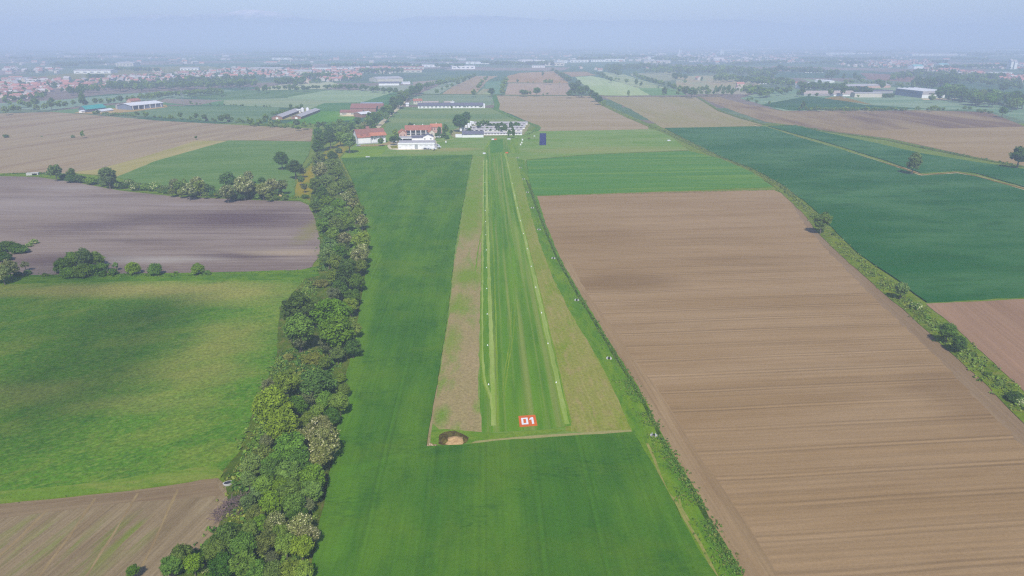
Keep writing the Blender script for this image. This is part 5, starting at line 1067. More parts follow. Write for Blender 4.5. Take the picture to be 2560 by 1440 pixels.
# --- factory at the right
a, c, b = P(2237, 237.2), P(2304, 245.5), P(2361, 244.2)
e = empty('factory_hall', (c.x, c.y, 0)); tag(e, 'large grey-walled factory hall with ribbed white roof', 'factory')
h = 11.5; d4 = a + (b - c)
def loc(p, z): return (p.x - c.x, p.y - c.y, z)
q = MB(); q.hull([loc(p, z) for p in (a, c, b, d4) for z in (0, h)]); q.build('wall', wall_blue, e)
fn = (b - c); fl_ = fn.length; fn = fn.normalized(); nb = Vector((fn.y, -fn.x, 0))
def front(u0, u1, z0, z1, pr, mat, nm):
    p0, p1 = c + fn * (u0 * fl_), c + fn * (u1 * fl_); q = MB()
    q.hull([loc(p + nb * s, z) for p in (p0, p1) for s in (-.04, pr) for z in (z0, z1)]); return q.build(nm, mat, e)
front(-.002, 1.0, 0.01, 5.6, .12, wall_white, 'wall'); front(0, 1, 5.62, h - .02, .10, roof_pale, 'wall')
front(.28, .58, 6.6, 8.4, .2, dark_in, 'window'); front(.60, .70, 6.2, 9, .2, dark_in, 'window'); front(.70, .84, .05, 6, .22, dark_in, 'door')
q = MB(); q.hull([loc(p * 1.0, z) for p in (a, c, b, d4) for z in (h + .01, h + .7)]); rf = q.build('roof', roof_pale, e)
for k in range(4):
    u = .12 + .24 * k; p0 = c.lerp(b, u); p1 = a.lerp(d4, u); w_ = fn * (fl_ * .08); q = MB()
    q.hull([loc(p0 + w_ * -1, h + .7), loc(p0 + w_, h + .7), loc(p0, h + 2.2), loc(p1 + w_ * -1, h + .7), loc(p1 + w_, h + .7), loc(p1, h + 2.2)]); q.build('skylight', roof_white, rf)
for k in range(5):
    p = c.lerp(a, .18 + .16 * k); t = (a - c).normalized(); nn = Vector((t.y, -t.x, 0)); nn = nn if nn.dot(-c) > 0 else -nn; q = MB()
    q.hull([loc(p + t * s + nn * w2, z) for s in (0, 9) for w2 in (-.04, .1) for z in (7.4, 9.2)]); q.build('window', glass, e)
building('pale_wall_shed', 'shed with long blank cream wall left of the factory hall', 'shed', (2136, 243.6), (2204, 243.6), 18, 7.2, 8.6, wall_cream, roof_grey, over=.4)
building('tan_roof_shed', 'low tan-roofed farm shed nearest the dark green field', 'shed', (2010, 239), (2074, 239), 26, 3.2, 8.0, wall_grey, roof_tan)
building('tan_roof_shed', 'tan-roofed farm shed with white wall left of the cream shed', 'shed', (2084, 240.5), (2138, 240.5), 30, 3.6, 9.0, wall_white, roof_tan)
building('long_red_roof', 'long pale-and-red roof behind the tan-roofed sheds', 'shed', (2112, 222), (2226, 219), 26, 5, 8, wall_pink, roof_pale)
building('grey_roof_shed', 'flat grey-roofed shed between cream shed and factory hall', 'shed', (2170, 234.5), (2232, 233), 22, 5, 6, wall_grey, roof_slate, flat=True)
building('long_white_roof', 'long thin white roof behind the right-hand trees', 'shed', (2036, 205), (2074, 207), 20, 4, 6, wall_white, roof_white)
building('white_house', 'white block with pale roof in trees left of the tan sheds', 'house', (1999, 221.5), (2028, 221), 16, 7, 9, wall_white, roof_pale)
building('red_roof_house', 'low red-roofed house behind the white block at right', 'house', (1988, 213.5), (2009, 213.5), 14, 5, 8, wall_cream, roof_red)
building('white_roof_shed', 'white-roofed shed beside the low red-roofed house at right', 'shed', (2010, 213), (2032, 213), 14, 5, 6.5, wall_white, roof_white)
building('white_villa', 'small white house beside the sapling field right of centre', 'house', (1907, 210), (1925, 209.5), 12, 6, 9, wall_white, roof_red)
building('dark_shed', 'dark-roofed shed with long pale wall in the centre-left fields', 'shed', (947, 214), (998, 213.5), 22, 5, 8, wall_white, roof_slate)
building('white_hall', 'stepped white industrial hall beyond the dark-roofed shed', 'factory', (944, 206), (1008, 204), 60, 8, 12, wall_cream, roof_pale)
building('white_store', 'small white store right of the dark-roofed shed', 'shed', (1007, 211), (1026, 210.5), 14, 4, 5.5, wall_white, roof_white)

# --- what is parked and lying about
def car(x, y, rz, paint, label, van=False):
    p = P(x, y); e = empty('van' if van else 'car', (p.x, p.y, .32), rz); tag(e, label, 'van' if van else 'car', 'vehicles at the hangar')
    Lh, w, h1, h2 = (2.6, .95, 1.0, 2.1) if van else (2.15, .88, .85, 1.42)
    q = MB(); q.hull([(sx * Lh, sy * w, z) for sx in (-1, 1) for sy in (-1, 1) for z in (.3, h1 * .9)] + [(sx * (Lh - .12), sy * (w - .06), h1) for sx in (-1, 1) for sy in (-1, 1)]); q.build('body', paint, e)
    q = MB(); q.hull([(x_, sy * (w - .08 - .12 * k), z) for sy in (-1, 1) for k, x_, z in ((0, -Lh + .3, h1 + .003), (0, Lh * .45, h1 + .003), (1, -Lh + (.35 if van else .7), h2), (1, Lh * (.3 if van else .1), h2))]); q.build('cabin', paint if van else glass, e)
    q = MB(); q.box(-Lh + .8, Lh * .08, -(w - .2), w - .2, h2 + .002, h2 + .05); q.build('roof', paint, e)
    for sx in (-.62, .62):
        for sy in (-1, 1):
            q = MB(); q.tube((sx * Lh, sy * (w - .18), .32), (sx * Lh, sy * (w + .02), .32), .32, .32, 12); q.build('wheel', wall_dark, e)
paint_d = plain('paint_dark', c4(.03, .035, .05), .05, 1, .25, .6); paint_w = plain('paint_white', c4(.75, .75, .75), .04, 1, .25, .6); paint_s = plain('paint_silver', c4(.4, .41, .43), .04, 1, .25, .6)
car(1064, 374.2, .1, paint_d, 'dark car parked in front of the hangar wall'); car(1074, 374.4, .05, paint_s, 'silver car parked at the hangar front corner')
car(984.5, 357, .5, paint_w, 'white van parked under the trees left of the hangar', True); car(992.5, 355, 1.2, paint_w, 'white van parked against the hangar\'s left corner', True)
car(896, 366.2, .1, paint_s, 'silver car at the left corner of the white barn')
for i, (x, y, l) in enumerate(((2110, 246.2, 'pale car parked by the tan-roofed farm sheds'), (2372, 248.8, 'white car parked right of the factory hall'), (2378, 248.2, 'white lorry-like van right of the factory hall'))): car(x, y, .3 * i, paint_w, l, i == 2)
def plane(x, y, rz, label):
    p = P(x, y); e = empty('light_aircraft', (p.x, p.y, .32), rz); tag(e, label, 'aircraft', 'light aircraft parked by the hangar')
    q = MB(); q.tube((2.6, 0, 1.2), (1.2, 0, 1.25), .3, .55, 10); q.tube((1.2, 0, 1.25), (-.8, 0, 1.35), .55, .5, 10); q.tube((-.8, 0, 1.35), (-4.2, 0, 1.5), .5, .12, 10); q.build('fuselage', paint_w, e)
    for s in (-1, 1):
        q = MB(); q.hull([(x_, y_, z) for x_, y_ in ((1.1, s * .1), (-.4, s * .1), (.95, s * 4.8), (-.2, s * 4.8)) for z in (1.95, 2.07)]); q.build('wing', paint_w, e)
    q = MB(); q.hull([(-3.6, -1.4, 1.58), (-3.6, 1.4, 1.58), (-4.3, -1.4, 1.58), (-4.3, 1.4, 1.58), (-3.9, 0, 1.66)]); q.build('tailplane', paint_w, e)
    q = MB(); q.hull([(-3.4, -.04, 1.6), (-4.3, -.04, 1.6), (-4.4, -.04, 2.7), (-3.9, .04, 2.7), (-3.4, .04, 1.6), (-4.3, .04, 1.6)]); q.build('fin', paint_w, e)
    q = MB(); q.hull([(x_, s * .42, z) for s in (-1, 1) for x_, z in ((1.3, 1.6), (-.4, 1.75), (.8, 1.98), (-.3, 1.98))]); q.build('canopy', glass, e)
    for (x_, y_) in ((2.0, 0), (.1, .9), (.1, -.9)):
        q = MB(); q.tube((x_, y_ - .08, .25), (x_, y_ + .08, .25), .25, .25, 10); q.tube((x_, y_, .25), (x_ * .7, y_ * .4, 1.0), .05, .05, 5); q.build('wheel', wall_dark, e)
plane(1092, 366.5, .4, 'white light aircraft nearest the hangar\'s right wall'); plane(1097, 371.5, .1, 'white light aircraft in front, right of the hangar'); plane(1085, 376, -.1, 'white light aircraft at the hangar\'s front right corner'); plane(1093.5, 346.5, 2.6, 'white light aircraft behind the hangar beside the hedge')

# --- markers of the airstrip
def marker(name, corners, mat, label, cat, grp=None, th=.05): return flat_rect(name, corners, mat, th, label, cat, grp)[0]
pc = [P(1296, 1043), P(1338, 1040), P(1343.5, 1066), P(1299, 1069.5)]
o, zt = flat_rect('runway_number_panel', [(1296, 1043), (1338, 1040), (1343.5, 1066), (1299, 1069.5)], mats_orange, .04, 'orange cloth panel with white 01 pegged on the runway start', 'sign')
def puv(u, v): return pc[0].lerp(pc[1], u).lerp(pc[3].lerp(pc[2], u), v)
def glyph(polys):
    bm = bmesh.new()
    for k, pl in enumerate(polys):
        vs = [bm.verts.new((*puv(u, v)[:2], zt + .025)) for u, v in pl]; f = bm.faces.new(vs); f.normal_update()
        if f.normal.z < 0: f.normal_flip()
    me = bpy.data.meshes.new('digit'); bm.to_mesh(me); bm.free(); me.materials.append(mats_white); return put('digit', me, o)
glyph([[(.14, .22), (.52, .22), (.52, .34), (.14, .34)], [(.14, .72), (.52, .72), (.52, .85), (.14, .85)], [(.14, .34), (.25, .34), (.25, .72), (.14, .72)], [(.41, .34), (.52, .34), (.52, .72), (.41, .72)]])
glyph([[(.72, .22), (.84, .22), (.84, .85), (.72, .85)], [(.60, .38), (.72, .22), (.72, .40), (.62, .48)]])
pk_m = plain('panel_pale', A((240, 170, 150), (1320, 1055)), .08, .8, .9)
LM = [(1212.3, 456), (1212.6, 490), (1213, 526), (1213.7, 554), (1214.7, 587), (1215.6, 625), (1216.2, 669), (1217, 721.5), (1218, 785), (1219, 863), (1221.5, 961)]
RM = [(1282, 458), (1287, 488), (1294, 520), (1301, 552), (1309, 584), (1318, 622), (1328, 666), (1339.5, 718), (1354, 782), (1370, 858.5), (1390.5, 956)]
def edge_mark(x, y, label, grp):
    p = P(x, y, .35); e = empty('runway_marker', (p.x, p.y, .3)); tag(e, label, 'marker', grp)
    s = .17; q = MB(); q.hull([(sx * s, sy * s, 0) for sx in (-1, 1) for sy in (-1, 1)] + [(sx * s * .45, sy * s * .45, .38) for sx in (-1, 1) for sy in (-1, 1)]); q.build('cone', mats_white, e)
    q = MB(); q.box(-s * 1.15, s * 1.15, -s * 1.15, s * 1.15, -.06, -.005); q.build('base', mats_white, e)
for side, arr in (('left', LM), ('right', RM)):
    for i, (x, y) in enumerate(reversed(arr)):
        edge_mark(x, y, 'small white marker on the runway\'s %s edge, %s from the 01 panel' % (side, ORD[i]), 'white runway edge markers')
marker('end_panel', [(1229, 347.5), (1235, 347.5), (1235, 350.3), (1229, 350.3)], mats_white, 'white half of the long panel across the runway\'s far end', 'marker')
marker('end_panel', [(1235, 347.5), (1241.5, 347.5), (1241.5, 350.3), (1235, 350.3)], mats_orange, 'orange half of the long panel across the runway\'s far end', 'marker')
marker('end_panel', [(1268, 347), (1276.5, 347), (1276.5, 349.2), (1268, 349.2)], mats_white, 'white panel right of the orange one at the runway\'s far end', 'marker')
marker('threshold_panel', [(1207, 382.4), (1214, 382.4), (1214, 385.2), (1207, 385.2)], mats_white, 'white threshold panel left of the two at the far runway end', 'marker')
marker('threshold_panel', [(1263.5, 381), (1270.5, 381), (1270.5, 384), (1263.5, 384)], mats_orange, 'orange threshold panel right of the two at the far runway end', 'marker')
marker('ground_panel', [(914, 392.3), (925, 392.3), (925, 395.6), (914, 395.6)], mats_white, 'white rectangle lying on the lawn edge below the white barn', 'panel')
marker('ground_panel', [(1667, 351), (1673, 350.2), (1677.5, 352), (1670, 353.2)], mats_white, 'white panel lying by the hedgerow, far right of the runway', 'panel')
marker('model_plane_strip', [(1349.5, 334), (1365.5, 334), (1365, 363.5), (1348.5, 363.5)], mat_blue, 'dark blue long rectangular mat on the airfield grass', 'mat')
def post(x, y, hgt, label, mat, top):
    p = P(x, y); e = empty('marker_post', (p.x, p.y, .3)); tag(e, label, 'post', 'small posts near the runway end')
    q = MB(); q.tube((0, 0, 0), (0, 0, hgt), .12, .1, 8); q.build('pole', metal_grey, e); q = MB(); q.hull([(-.1, -.1, hgt - .2), (-.1, .1, hgt - .2), (-.1, 0, hgt + .9), (1.6, -.15, hgt + .1), (1.6, .15, hgt + .1), (1.6, 0, hgt + .5), (-.1, 0, hgt - .2)] if top else [(sx * .7, sy * .5, hgt + z) for sx in (-1, 1) for sy in (-1, 1) for z in (-.8, .8)]); q.build('flag' if top else 'board', mat, e)
post(1115, 360.5, 2.2, 'white board on a short post right of the hangar', mats_white, False); post(1306, 351.8, .8, 'white box on a post at the far right runway corner', mats_white, False)
post(1334.5, 347.5, 2.6, 'thin post with pale flag left of the blue mat', mats_white, True); post(1304.5, 358.5, .5, 'low white block, far one of the pair below the runway corner', mats_white, False); post(1301.5, 363.5, .5, 'low white block, near one of the pair below the runway corner', mats_white, False)
t_bush = CROWNS[next(k for k in CROWNS if SPEC[k[0]][0] == 'bush' and k[1] <= 1)][0]
p = P(1322, 345.5, 1); c = put('shrub', t_bush); c.location = p; c.scale = (3, 3, 2.4); tag(c, 'lone dark bush on the grass left of the blue mat', 'shrub')
# sluice gates along the ditch
conc = plain('concrete_pale', c4(.56, .55, .51), .2, 1.2, .9)
SL = [(1294, 396), (1301, 421), (1309, 449), (1319, 482.5), (1331, 521.5), (1347.5, 576), (1383.5, 648), (1442, 753), (1522.5, 899), (1634, 1092)]
for i, (x, y) in enumerate(reversed(SL)):
    p = P(x, y); e = empty('sluice_gate', (p.x, p.y, .25), -.25 + RW - math.pi / 2); e.scale = (.62, .62, .62)
    tag(e, 'white concrete ditch sluice, %s' % ('nearest, beside the wheat corner' if i == 0 else 'farthest, level with the threshold panels' if i == 9 else ORD[i] + ' nearest along the airstrip ditch'), 'sluice', 'concrete sluices along the ditch')
    for s in (-1, 1): q = MB(); q.box(s * .75 - .14, s * .75 + .14, -.9, .9, -.2, 1.1); q.build('side_wall', conc, e)
    for s in (-1, 1): q = MB(); q.box(min(s * .9, s * 1.5), max(s * .9, s * 1.5), -.3, -.05, 0, .95); q.build('wing_wall', conc, e)
    q = MB(); q.box(-.6, .6, -.06, .06, -.1, 1.0); q.build('gate', dark_in, e); q = MB(); q.box(-.61, .61, .1, .85, -.15, .05); q.build('channel', dark_in, e)
# heaps
def heap(name, x, y, rx, ry, h, mat, label, cat, seed, rough=.35, rz=0):
    p = P(x, y); bm = bmesh.new(); N = 22; M = 9; rings = []
    for j in range(M + 1):
        rr = 1 - j / M; ring = []
        for i in range(N):
            a = i * 6.2832 / N; n = mnoise.noise(Vector((math.cos(a) * rr * 1.7, math.sin(a) * rr * 1.7, seed)))
            m = mnoise.noise(Vector((math.cos(a) * rr * 5, math.sin(a) * rr * 5, seed + 9)))
            k = rr * (1 + rough * n * .5); ring.append(bm.verts.new((math.cos(a) * rx * k, math.sin(a) * ry * k, h * (1 - rr ** 1.6) * (1 + rough * n + rough * .6 * m) + .02)))
        rings.append(ring)
    for j in range(M):
        for i in range(N): bm.faces.new((rings[j][i], rings[j][(i + 1) % N], rings[j + 1][(i + 1) % N], rings[j + 1][i]))
    bmesh.ops.recalc_face_normals(bm, faces=bm.faces)
    me = bpy.data.meshes.new(name); bm.to_mesh(me); bm.free(); me.materials.append(mat); o = put(name, me); o.location = (p.x, p.y, .28); o.rotation_euler.z = rz
    return tag(o, label, cat)
m_earth = field_mat('heap_earth', A((208, 172, 132), (1135, 1102)), A((186, 152, 116), (1135, 1102)), A((150, 124, 98), (1135, 1102)), blotch=1.5, stretch=1, grain=(4, .2))
m_ash = field_mat('burnt_ground', A((92, 82, 70), (1120, 1095)), A((118, 112, 78), (1120, 1095)), A((66, 58, 52), (1120, 1095)), blotch=1.5, stretch=1, grain=(4, .25))
m_rub = field_mat('rubble', A((214, 196, 172), (1080, 1116)), A((150, 124, 100), (1080, 1116)), A((116, 96, 76), (1080, 1116)), blotch=.7, stretch=1, grain=(5, .3), lo=.4, hi=.5)
sheet('burnt_ground', [(1096, 1112), (1098, 1090), (1112, 1082), (1136, 1079), (1158, 1088), (1172, 1096), (1168, 1106), (1150, 1116), (1120, 1119)], m_ash, 0, .35)
heap('earth_heap', 1135, 1104, 3.4, 2.2, .7, m_earth, 'low mound of pale sandy earth ringed by burnt ground', 'mound', 3.0, .5)
heap('ash_heap', 1112, 1103, 1.5, 2.0, .8, m_ash, 'dark burnt heap on the left of the sandy mound', 'heap', 5.0, .6)
heap('ash_heap', 1163, 1101, .9, 1.5, .7, m_ash, 'dark burnt heap on the right of the sandy mound', 'heap', 6.0, .6)
heap('rubble_pile', 1080, 1117, 1.3, .8, .6, m_rub, 'pile of pale stones at the corner of the wheat', 'rubble', 7.0, .9)
# brush pile: tangled branches
rb = random.Random(5)
e = MB(); p = P(583, 1272)
for _ in range(220):
    a = rb.uniform(0, 6.28); rr = rb.random() ** .6; cx, cy_ = math.cos(a) * rr * 3.2, math.sin(a) * rr * 5.5; cz = rb.uniform(.1, 1.8 * (1.1 - rr)); d = Vector((rb.gauss(0, 1), rb.gauss(0, 1), rb.gauss(0, .35))).normalized() * rb.uniform(.7, 1.9)
    e.tube((cx - d.x, cy_ - d.y, max(.05, cz - d.z)), (cx + d.x, cy_ + d.y, max(.1, cz + d.z)), rb.uniform(.03, .08), .02, 4)
o = e.build('brush_pile', plain('dead_wood', c4(.22, .155, .14), .4, 2, .95)); o.location = (p.x, p.y, .1); o.rotation_euler.z = -.5; tag(o, 'purple-brown pile of cut branches beside the tracked field', 'brush pile')
p = P(571, 1213); e = empty('trough', (p.x, p.y, .05), .35); tag(e, 'pale oval trough standing on the grass by the field corner', 'trough')
q = MB(); q.tube((0, 0, 0), (0, 0, .7), .75, .95, 16); b_ = q.build('tub', conc, e); b_.scale = (1.25, .8, 1); q = MB(); q.tube((0, 0, .6), (0, 0, .712), .8, .8, 16); w_ = q.build('water', dark_in, e); w_.scale = (1.2, .72, 1)
p = P(86, 438); e = empty('culvert', (p.x, p.y, .1), .3); tag(e, 'white concrete culvert at the far left field corner', 'culvert')
q = MB(); q.box(-5, 3.2, -1.6, 1.6, 1.5, 1.9); q.build('deck', conc, e); q = MB(); q.box(-5, -1.0, -1.5, 1.5, 0, 1.49); q.box(2.3, 3.1, -1.5, 1.5, 0, 1.49); q.build('abutment', conc, e); q = MB(); q.box(-.98, 2.28, .9, 1.3, 0, 1.48); q.build('opening', dark_in, e)
heap('rubble_pile', 684, 493, 7, 2.2, 2.2, field_mat('dead_reeds', A((186, 168, 140), (684, 492)), A((160, 146, 116), (684, 492)), A((130, 126, 90), (684, 492)), blotch=2, stretch=1, grain=(2, .3)), 'bank of pale dry brushwood at the end of the flowering hedge', 'brushwood', 11.0, .8)
heap('rubble_pile', 645, 492, 3.5, 1.6, 1.2, bpy.data.materials['dead_reeds'], 'small pale brushwood heap left of the bigger one', 'brushwood', 12.0, .8)
# pylon on the far left
p = P(458, 263); e = empty('power_pylon', (p.x, p.y, 0)); tag(e, 'thin lattice power pylon in the far left fields', 'pylon')
q = MB()
for sx in (-1, 1):
    for sy in (-1, 1): q.tube((sx * 2.2, sy * 2.2, 0), (sx * .5, sy * .5, 24), .14, .1, 4)
for k in range(7):
    z0, z1 = k * 3.4, k * 3.4 + 3.4; w0, w1 = 2.2 - 1.7 * z0 / 24, 2.2 - 1.7 * z1 / 24
    for s in (-1, 1): q.tube((-w0, s * w0, z0), (w1, s * w1, z1), .06, .06, 3); q.tube((s * w0, -w0, z0), (s * w1, w1, z1), .06, .06, 3)
q.build('lattice', metal_grey, e)
for z in (17, 20.5, 23.5): q = MB(); q.hull([(-4.2, 0, z), (4.2, 0, z), (0, .3, z + .7), (0, -.3, z + .7), (0, 0, z - .1)]); q.build('arm', metal_grey, e)

# ------------------------------------------------------------------ far towns and works
HOUSES = []
def town(name, quad, n, size, red=.7, big=.08):
    """n houses inside a photo quad (tl, tr, br, bl)"""
    for _ in range(int(n * .8)):
        u, v = rnd.random(), rnd.random()
        tl, tr, br, bl = quad
        x = (tl[0] * (1 - u) + tr[0] * u) * (1 - v) + (bl[0] * (1 - u) + br[0] * u) * v
        y = (tl[1] * (1 - u) + tr[1] * u) * (1 - v) + (bl[1] * (1 - u) + br[1] * u) * v
        HOUSES.append(dict(x=x, y=y, w=rnd.uniform(9, 17) * size * (2.2 if rnd.random() < big else 1), d=rnd.uniform(8, 12), h=rnd.choice((3.2, 4.2, 5.2, 6.5)), red=rnd.random() < red, t=name))
town('the red-roofed town at the far left edge', ((0, 222), (110, 214), (135, 240), (0, 254)), 95, 1.2, .85)
town('the red-roofed town at the far left edge', ((0, 196), (280, 202), (265, 222), (0, 216)), 80, 1.1, .75)
town('the far left town above the dark wood', ((150, 218), (270, 208), (270, 220), (150, 232)), 55, 1.0, .85)
town('the far left town above the dark wood', ((270, 194), (560, 176), (560, 196), (300, 210)), 130, 1.0, .7)
town('the hazy town left of centre', ((560, 172), (800, 172), (800, 192), (560, 196)), 150, 1.0, .8)
town('the hazy town left of centre', ((735, 196), (900, 182), (905, 196), (745, 212)), 80, 1.0, .95)
town('the hazy town left of centre', ((800, 172), (1010, 170), (1000, 184), (800, 188)), 100, 1.1, .8)
town('the red-roofed town on the far right', ((2170, 152), (2330, 150), (2330, 168), (2170, 170)), 110, 1.0, .8)
town('the red-roofed town on the far right', ((2300, 172), (2390, 172), (2395, 180), (2305, 183)), 50, 1.0, .95)
town('the red-roofed town on the far right', ((2398, 178), (2460, 184), (2455, 192), (2400, 190)), 34, 1.0, .95)
town('the red-roofed town on the far right', ((2440, 162), (2560, 160), (2560, 174), (2430, 172)), 55, 1.1, .75)
town('the red-roofed town on the far right', ((2475, 190), (2560, 190), (2560, 206), (2500, 202)), 45, 1.0, .95)
town('the pale city right of centre', ((1570, 136), (1990, 128), (1990, 158), (1620, 160)), 230, 1.25, .3, .15)
town('the pale city right of centre', ((2080, 152), (2180, 150), (2180, 166), (2090, 170)), 30, 1.0, .6)
town('the pale specks near the horizon', ((0, 134), (2560, 122), (2560, 150), (0, 166)), 260, 1.4, .45, .15)
town('the pale specks near the horizon', ((0, 170), (150, 172), (150, 184), (0, 184)), 25, 1.4, .4)
town('the pale specks near the horizon', ((2000, 112), (2560, 108), (2560, 124), (2000, 126)), 90, 1.9, .25, .2)
for (x, y) in ((1745, 200), (1500, 178), (1490, 175), (1620, 174), (1880, 224), (1845, 225), (1452, 172), (1850, 216)): HOUSES.append(dict(x=x, y=y, w=16, d=10, h=6, red=True, t='the farms among the trees right of centre'))
hw = [plain('house_plaster', c4(.56, .50, .45), .15, .1), roof_mat('house_tiles', c4(.50, .22, .17)), roof_mat('house_tiles_brown', c4(.40, .21, .17)), roof_mat('house_roof_pale', c4(.55, .50, .48)), plain('house_plaster_cream', c4(.60, .48, .38), .15, .1)]
def house_arrays(q):
    w, d, h = q['w'] / 2, q['d'] / 2, q['h']; rg = h + d * .72
    V = np.array([(-w, -d, 0), (w, -d, 0), (w, d, 0), (-w, d, 0), (-w, -d, h), (w, -d, h), (w, d, h), (-w, d, h), (-w, 0, rg), (w, 0, rg), (-w - .5, -d - .6, h - .3), (w + .5, -d - .6, h - .3), (w + .5, d + .6, h - .3), (-w - .5, d + .6, h - .3), (-w - .5, 0, rg + .1), (w + .5, 0, rg + .1)], float)
    F = [(0, 1, 5, 4), (1, 2, 6, 5), (2, 3, 7, 6), (3, 0, 4, 7), (4, 8, 8, 7), (5, 6, 9, 9), (10, 11, 15, 14), (12, 13, 14, 15)]
    F = [(0, 1, 5, 4), (1, 2, 6, 5), (2, 3, 7, 6), (3, 0, 4, 7), (10, 11, 15, 14), (12, 13, 14, 15)]
    G = [(4, 8, 7), (5, 6, 9)]
    wi = rnd.choice((0, 0, 4)); ri = (rnd.choice((1, 1, 2)) if q['red'] else 3)
    a = rnd.choice((0, 1.5708)) + rnd.uniform(-.25, .25); R = np.array([[math.cos(a), math.sin(a), 0], [-math.sin(a), math.cos(a), 0], [0, 0, 1]])
    p = P(q['x'], q['y']); return V @ R, F, G, [wi, wi, wi, wi, ri, ri, wi, wi], p
for q in HOUSES: q['px'] = q['w'] / mpp(P(q['x'], q['y']))
HOUSES.sort(key=lambda q: -q['px'])
massV, massF, massM, off = [], [], [], 0
cnt = {}
for i, q in enumerate(HOUSES):
    V, F, G, M, p = house_arrays(q)
    if i < 290:
        me = bpy.data.meshes.new('house'); me.from_pydata([tuple(v) for v in V], [], F + G)
        for m in hw: me.materials.append(m)
        me.polygons.foreach_set('material_index', M); me.update()
        o = put('house', me); o.location = p
        tag(o, ('small %s house in %s' % ('red-roofed' if q['red'] else 'pale-roofed', q['t'])), 'house', ('red-roofed' if q['red'] else 'pale') + ' houses of ' + q['t'])
    else:
        massV.append(V + np.array(p[:])); massF += [tuple(x + off for x in f) for f in F + G]; massM += M; off += len(V)
me = bpy.data.meshes.new('far_houses'); me.from_pydata([tuple(v) for v in np.concatenate(massV)], [], massF)
for m in hw: me.materials.append(m)
me.polygons.foreach_set('material_index', massM); me.update(); tag(put('far_houses', me), 'hazy mass of tiny far houses near the horizon', 'far houses', None, 'stuff')
# works: long pale halls; (x, y of the front wall's left foot, width px, depth m, height m, wall, roof, words)
WORKS = [(1130, 173, 58, 60, 11, 'w', 'pale hall in the industrial strip behind the fields, with a long cream front'), (1060, 168, 60, 50, 9, 'w', 'pale-roofed hall left of the cream-fronted hall'), (1165, 160, 78, 50, 9, 'w', 'long low white hall behind the cream-fronted hall'), (1235, 158, 60, 40, 10, 'g', 'grey-fronted long hall right of the low white one'), (1305, 158, 28, 40, 13, 'w', 'white twin-roofed hall above the brown centre field'), (1336, 157, 26, 40, 12, 'w', 'white hall just right of the twin-roofed one'), (1363, 165, 48, 45, 12, 'c', 'cream-yellow hall at the right end of the industrial strip'), (1392, 158, 26, 40, 12, 'w', 'small white hall behind the cream-yellow hall'), (1330, 169, 32, 20, 6, 'w', 'low white wall below the white halls'), (1000, 174, 60, 40, 8, 'r', 'long low hall with red roof behind the poplars'), (985, 181, 70, 40, 7, 'r', 'wide red-brown roofed hall left of the industrial strip'), (1030, 168, 40, 50, 8, 'w', 'small pale hall at the left end of the industrial strip'),
 (1425, 156, 46, 60, 10, 'w', 'pale hall left of the four right of centre'), (1478, 155, 34, 60, 10, 'w', 'pale hall second of the four right of centre'), (1512, 154, 50, 80, 11, 'w', 'big pale hall at the right of the four'), (1610, 158, 66, 40, 9, 'c', 'long cream hall at the pale city\'s edge'), (1678, 152, 34, 40, 9, 'w', 'white hall right of the long cream one'), (1784, 151, 26, 40, 12, 'w', 'white block in the middle of the pale city'), (1620, 147, 18, 30, 9, 'w', 'small white hall above the long cream one'),
 (185, 184, 92, 50, 9, 'w', 'long pale hall on the green plain at far left'), (290, 166, 44, 80, 12, 'c', 'bright cream hall far away at left'), (450, 176, 46, 40, 7, 'w', 'low white hall beyond the left town'), (385, 181, 20, 30, 8, 'r', 'small orange-roofed house-like hall beyond the left town'), (625, 178, 80, 50, 9, 'c', 'long cream hall at the edge of the left-centre town'), (735, 187, 45, 40, 10, 'c', 'yellowish hall in the left-centre town'), (780, 176, 90, 40, 8, 'w', 'long white hall right of the yellowish one'), (870, 175, 30, 30, 10, 'w', 'small white hall beyond the left-centre town'), (680, 149, 86, 60, 9, 'w', 'very far thin white hall left of centre'), (26, 204, 40, 40, 8, 'w', 'white hall at the far left edge town'),
 (2065, 136, 70, 60, 10, 'w', 'thin white hall strip far right, left piece'), (2136, 135, 44, 50, 9, 'w', 'thin white hall strip far right, middle piece'), (2280, 139, 120, 80, 10, 'w', 'very long bright white hall far right'), (2400, 139, 90, 70, 9, 'c', 'long pinkish hall right of the very long white one'), (2490, 138, 70, 60, 9, 'w', 'pale hall at the far right edge below the horizon'), (2440, 126, 110, 60, 9, 'w', 'faint long hall near the horizon at far right'), (1800, 126, 60, 60, 8, 'w', 'faint hall near the horizon right of centre'), (1880, 123, 70, 60, 8, 'w', 'second faint hall near the horizon right of centre'), (2285, 172, 24, 30, 9, 't', 'teal dome-roofed hall in the far right town'), (2350, 166, 22, 30, 7, 't', 'small pale teal hall in the far right town'), (2008, 182, 50, 30, 6, 'w', 'bright white long shed in the wood right of centre'), (1974, 178, 22, 20, 6, 'r', 'low red-roofed shed left of the bright white long shed'), (2525, 173, 6, 20, 26, 'w', 'white apartment tower, left of the pair at far right'), (2534, 173, 7, 20, 24, 'w', 'white apartment tower, right of the pair at far right'), (2470, 186, 60, 30, 6, 'w', 'grey-white hall by the far right houses'), (2060, 122, 4, 12, 60, 'w', 'thin pale tower on the far right horizon'), (1700, 133, 4, 12, 26, 'w', 'church-like pale tower over the pale city'), (1805, 137, 5, 14, 30, 'w', 'white bell tower in the pale city')]
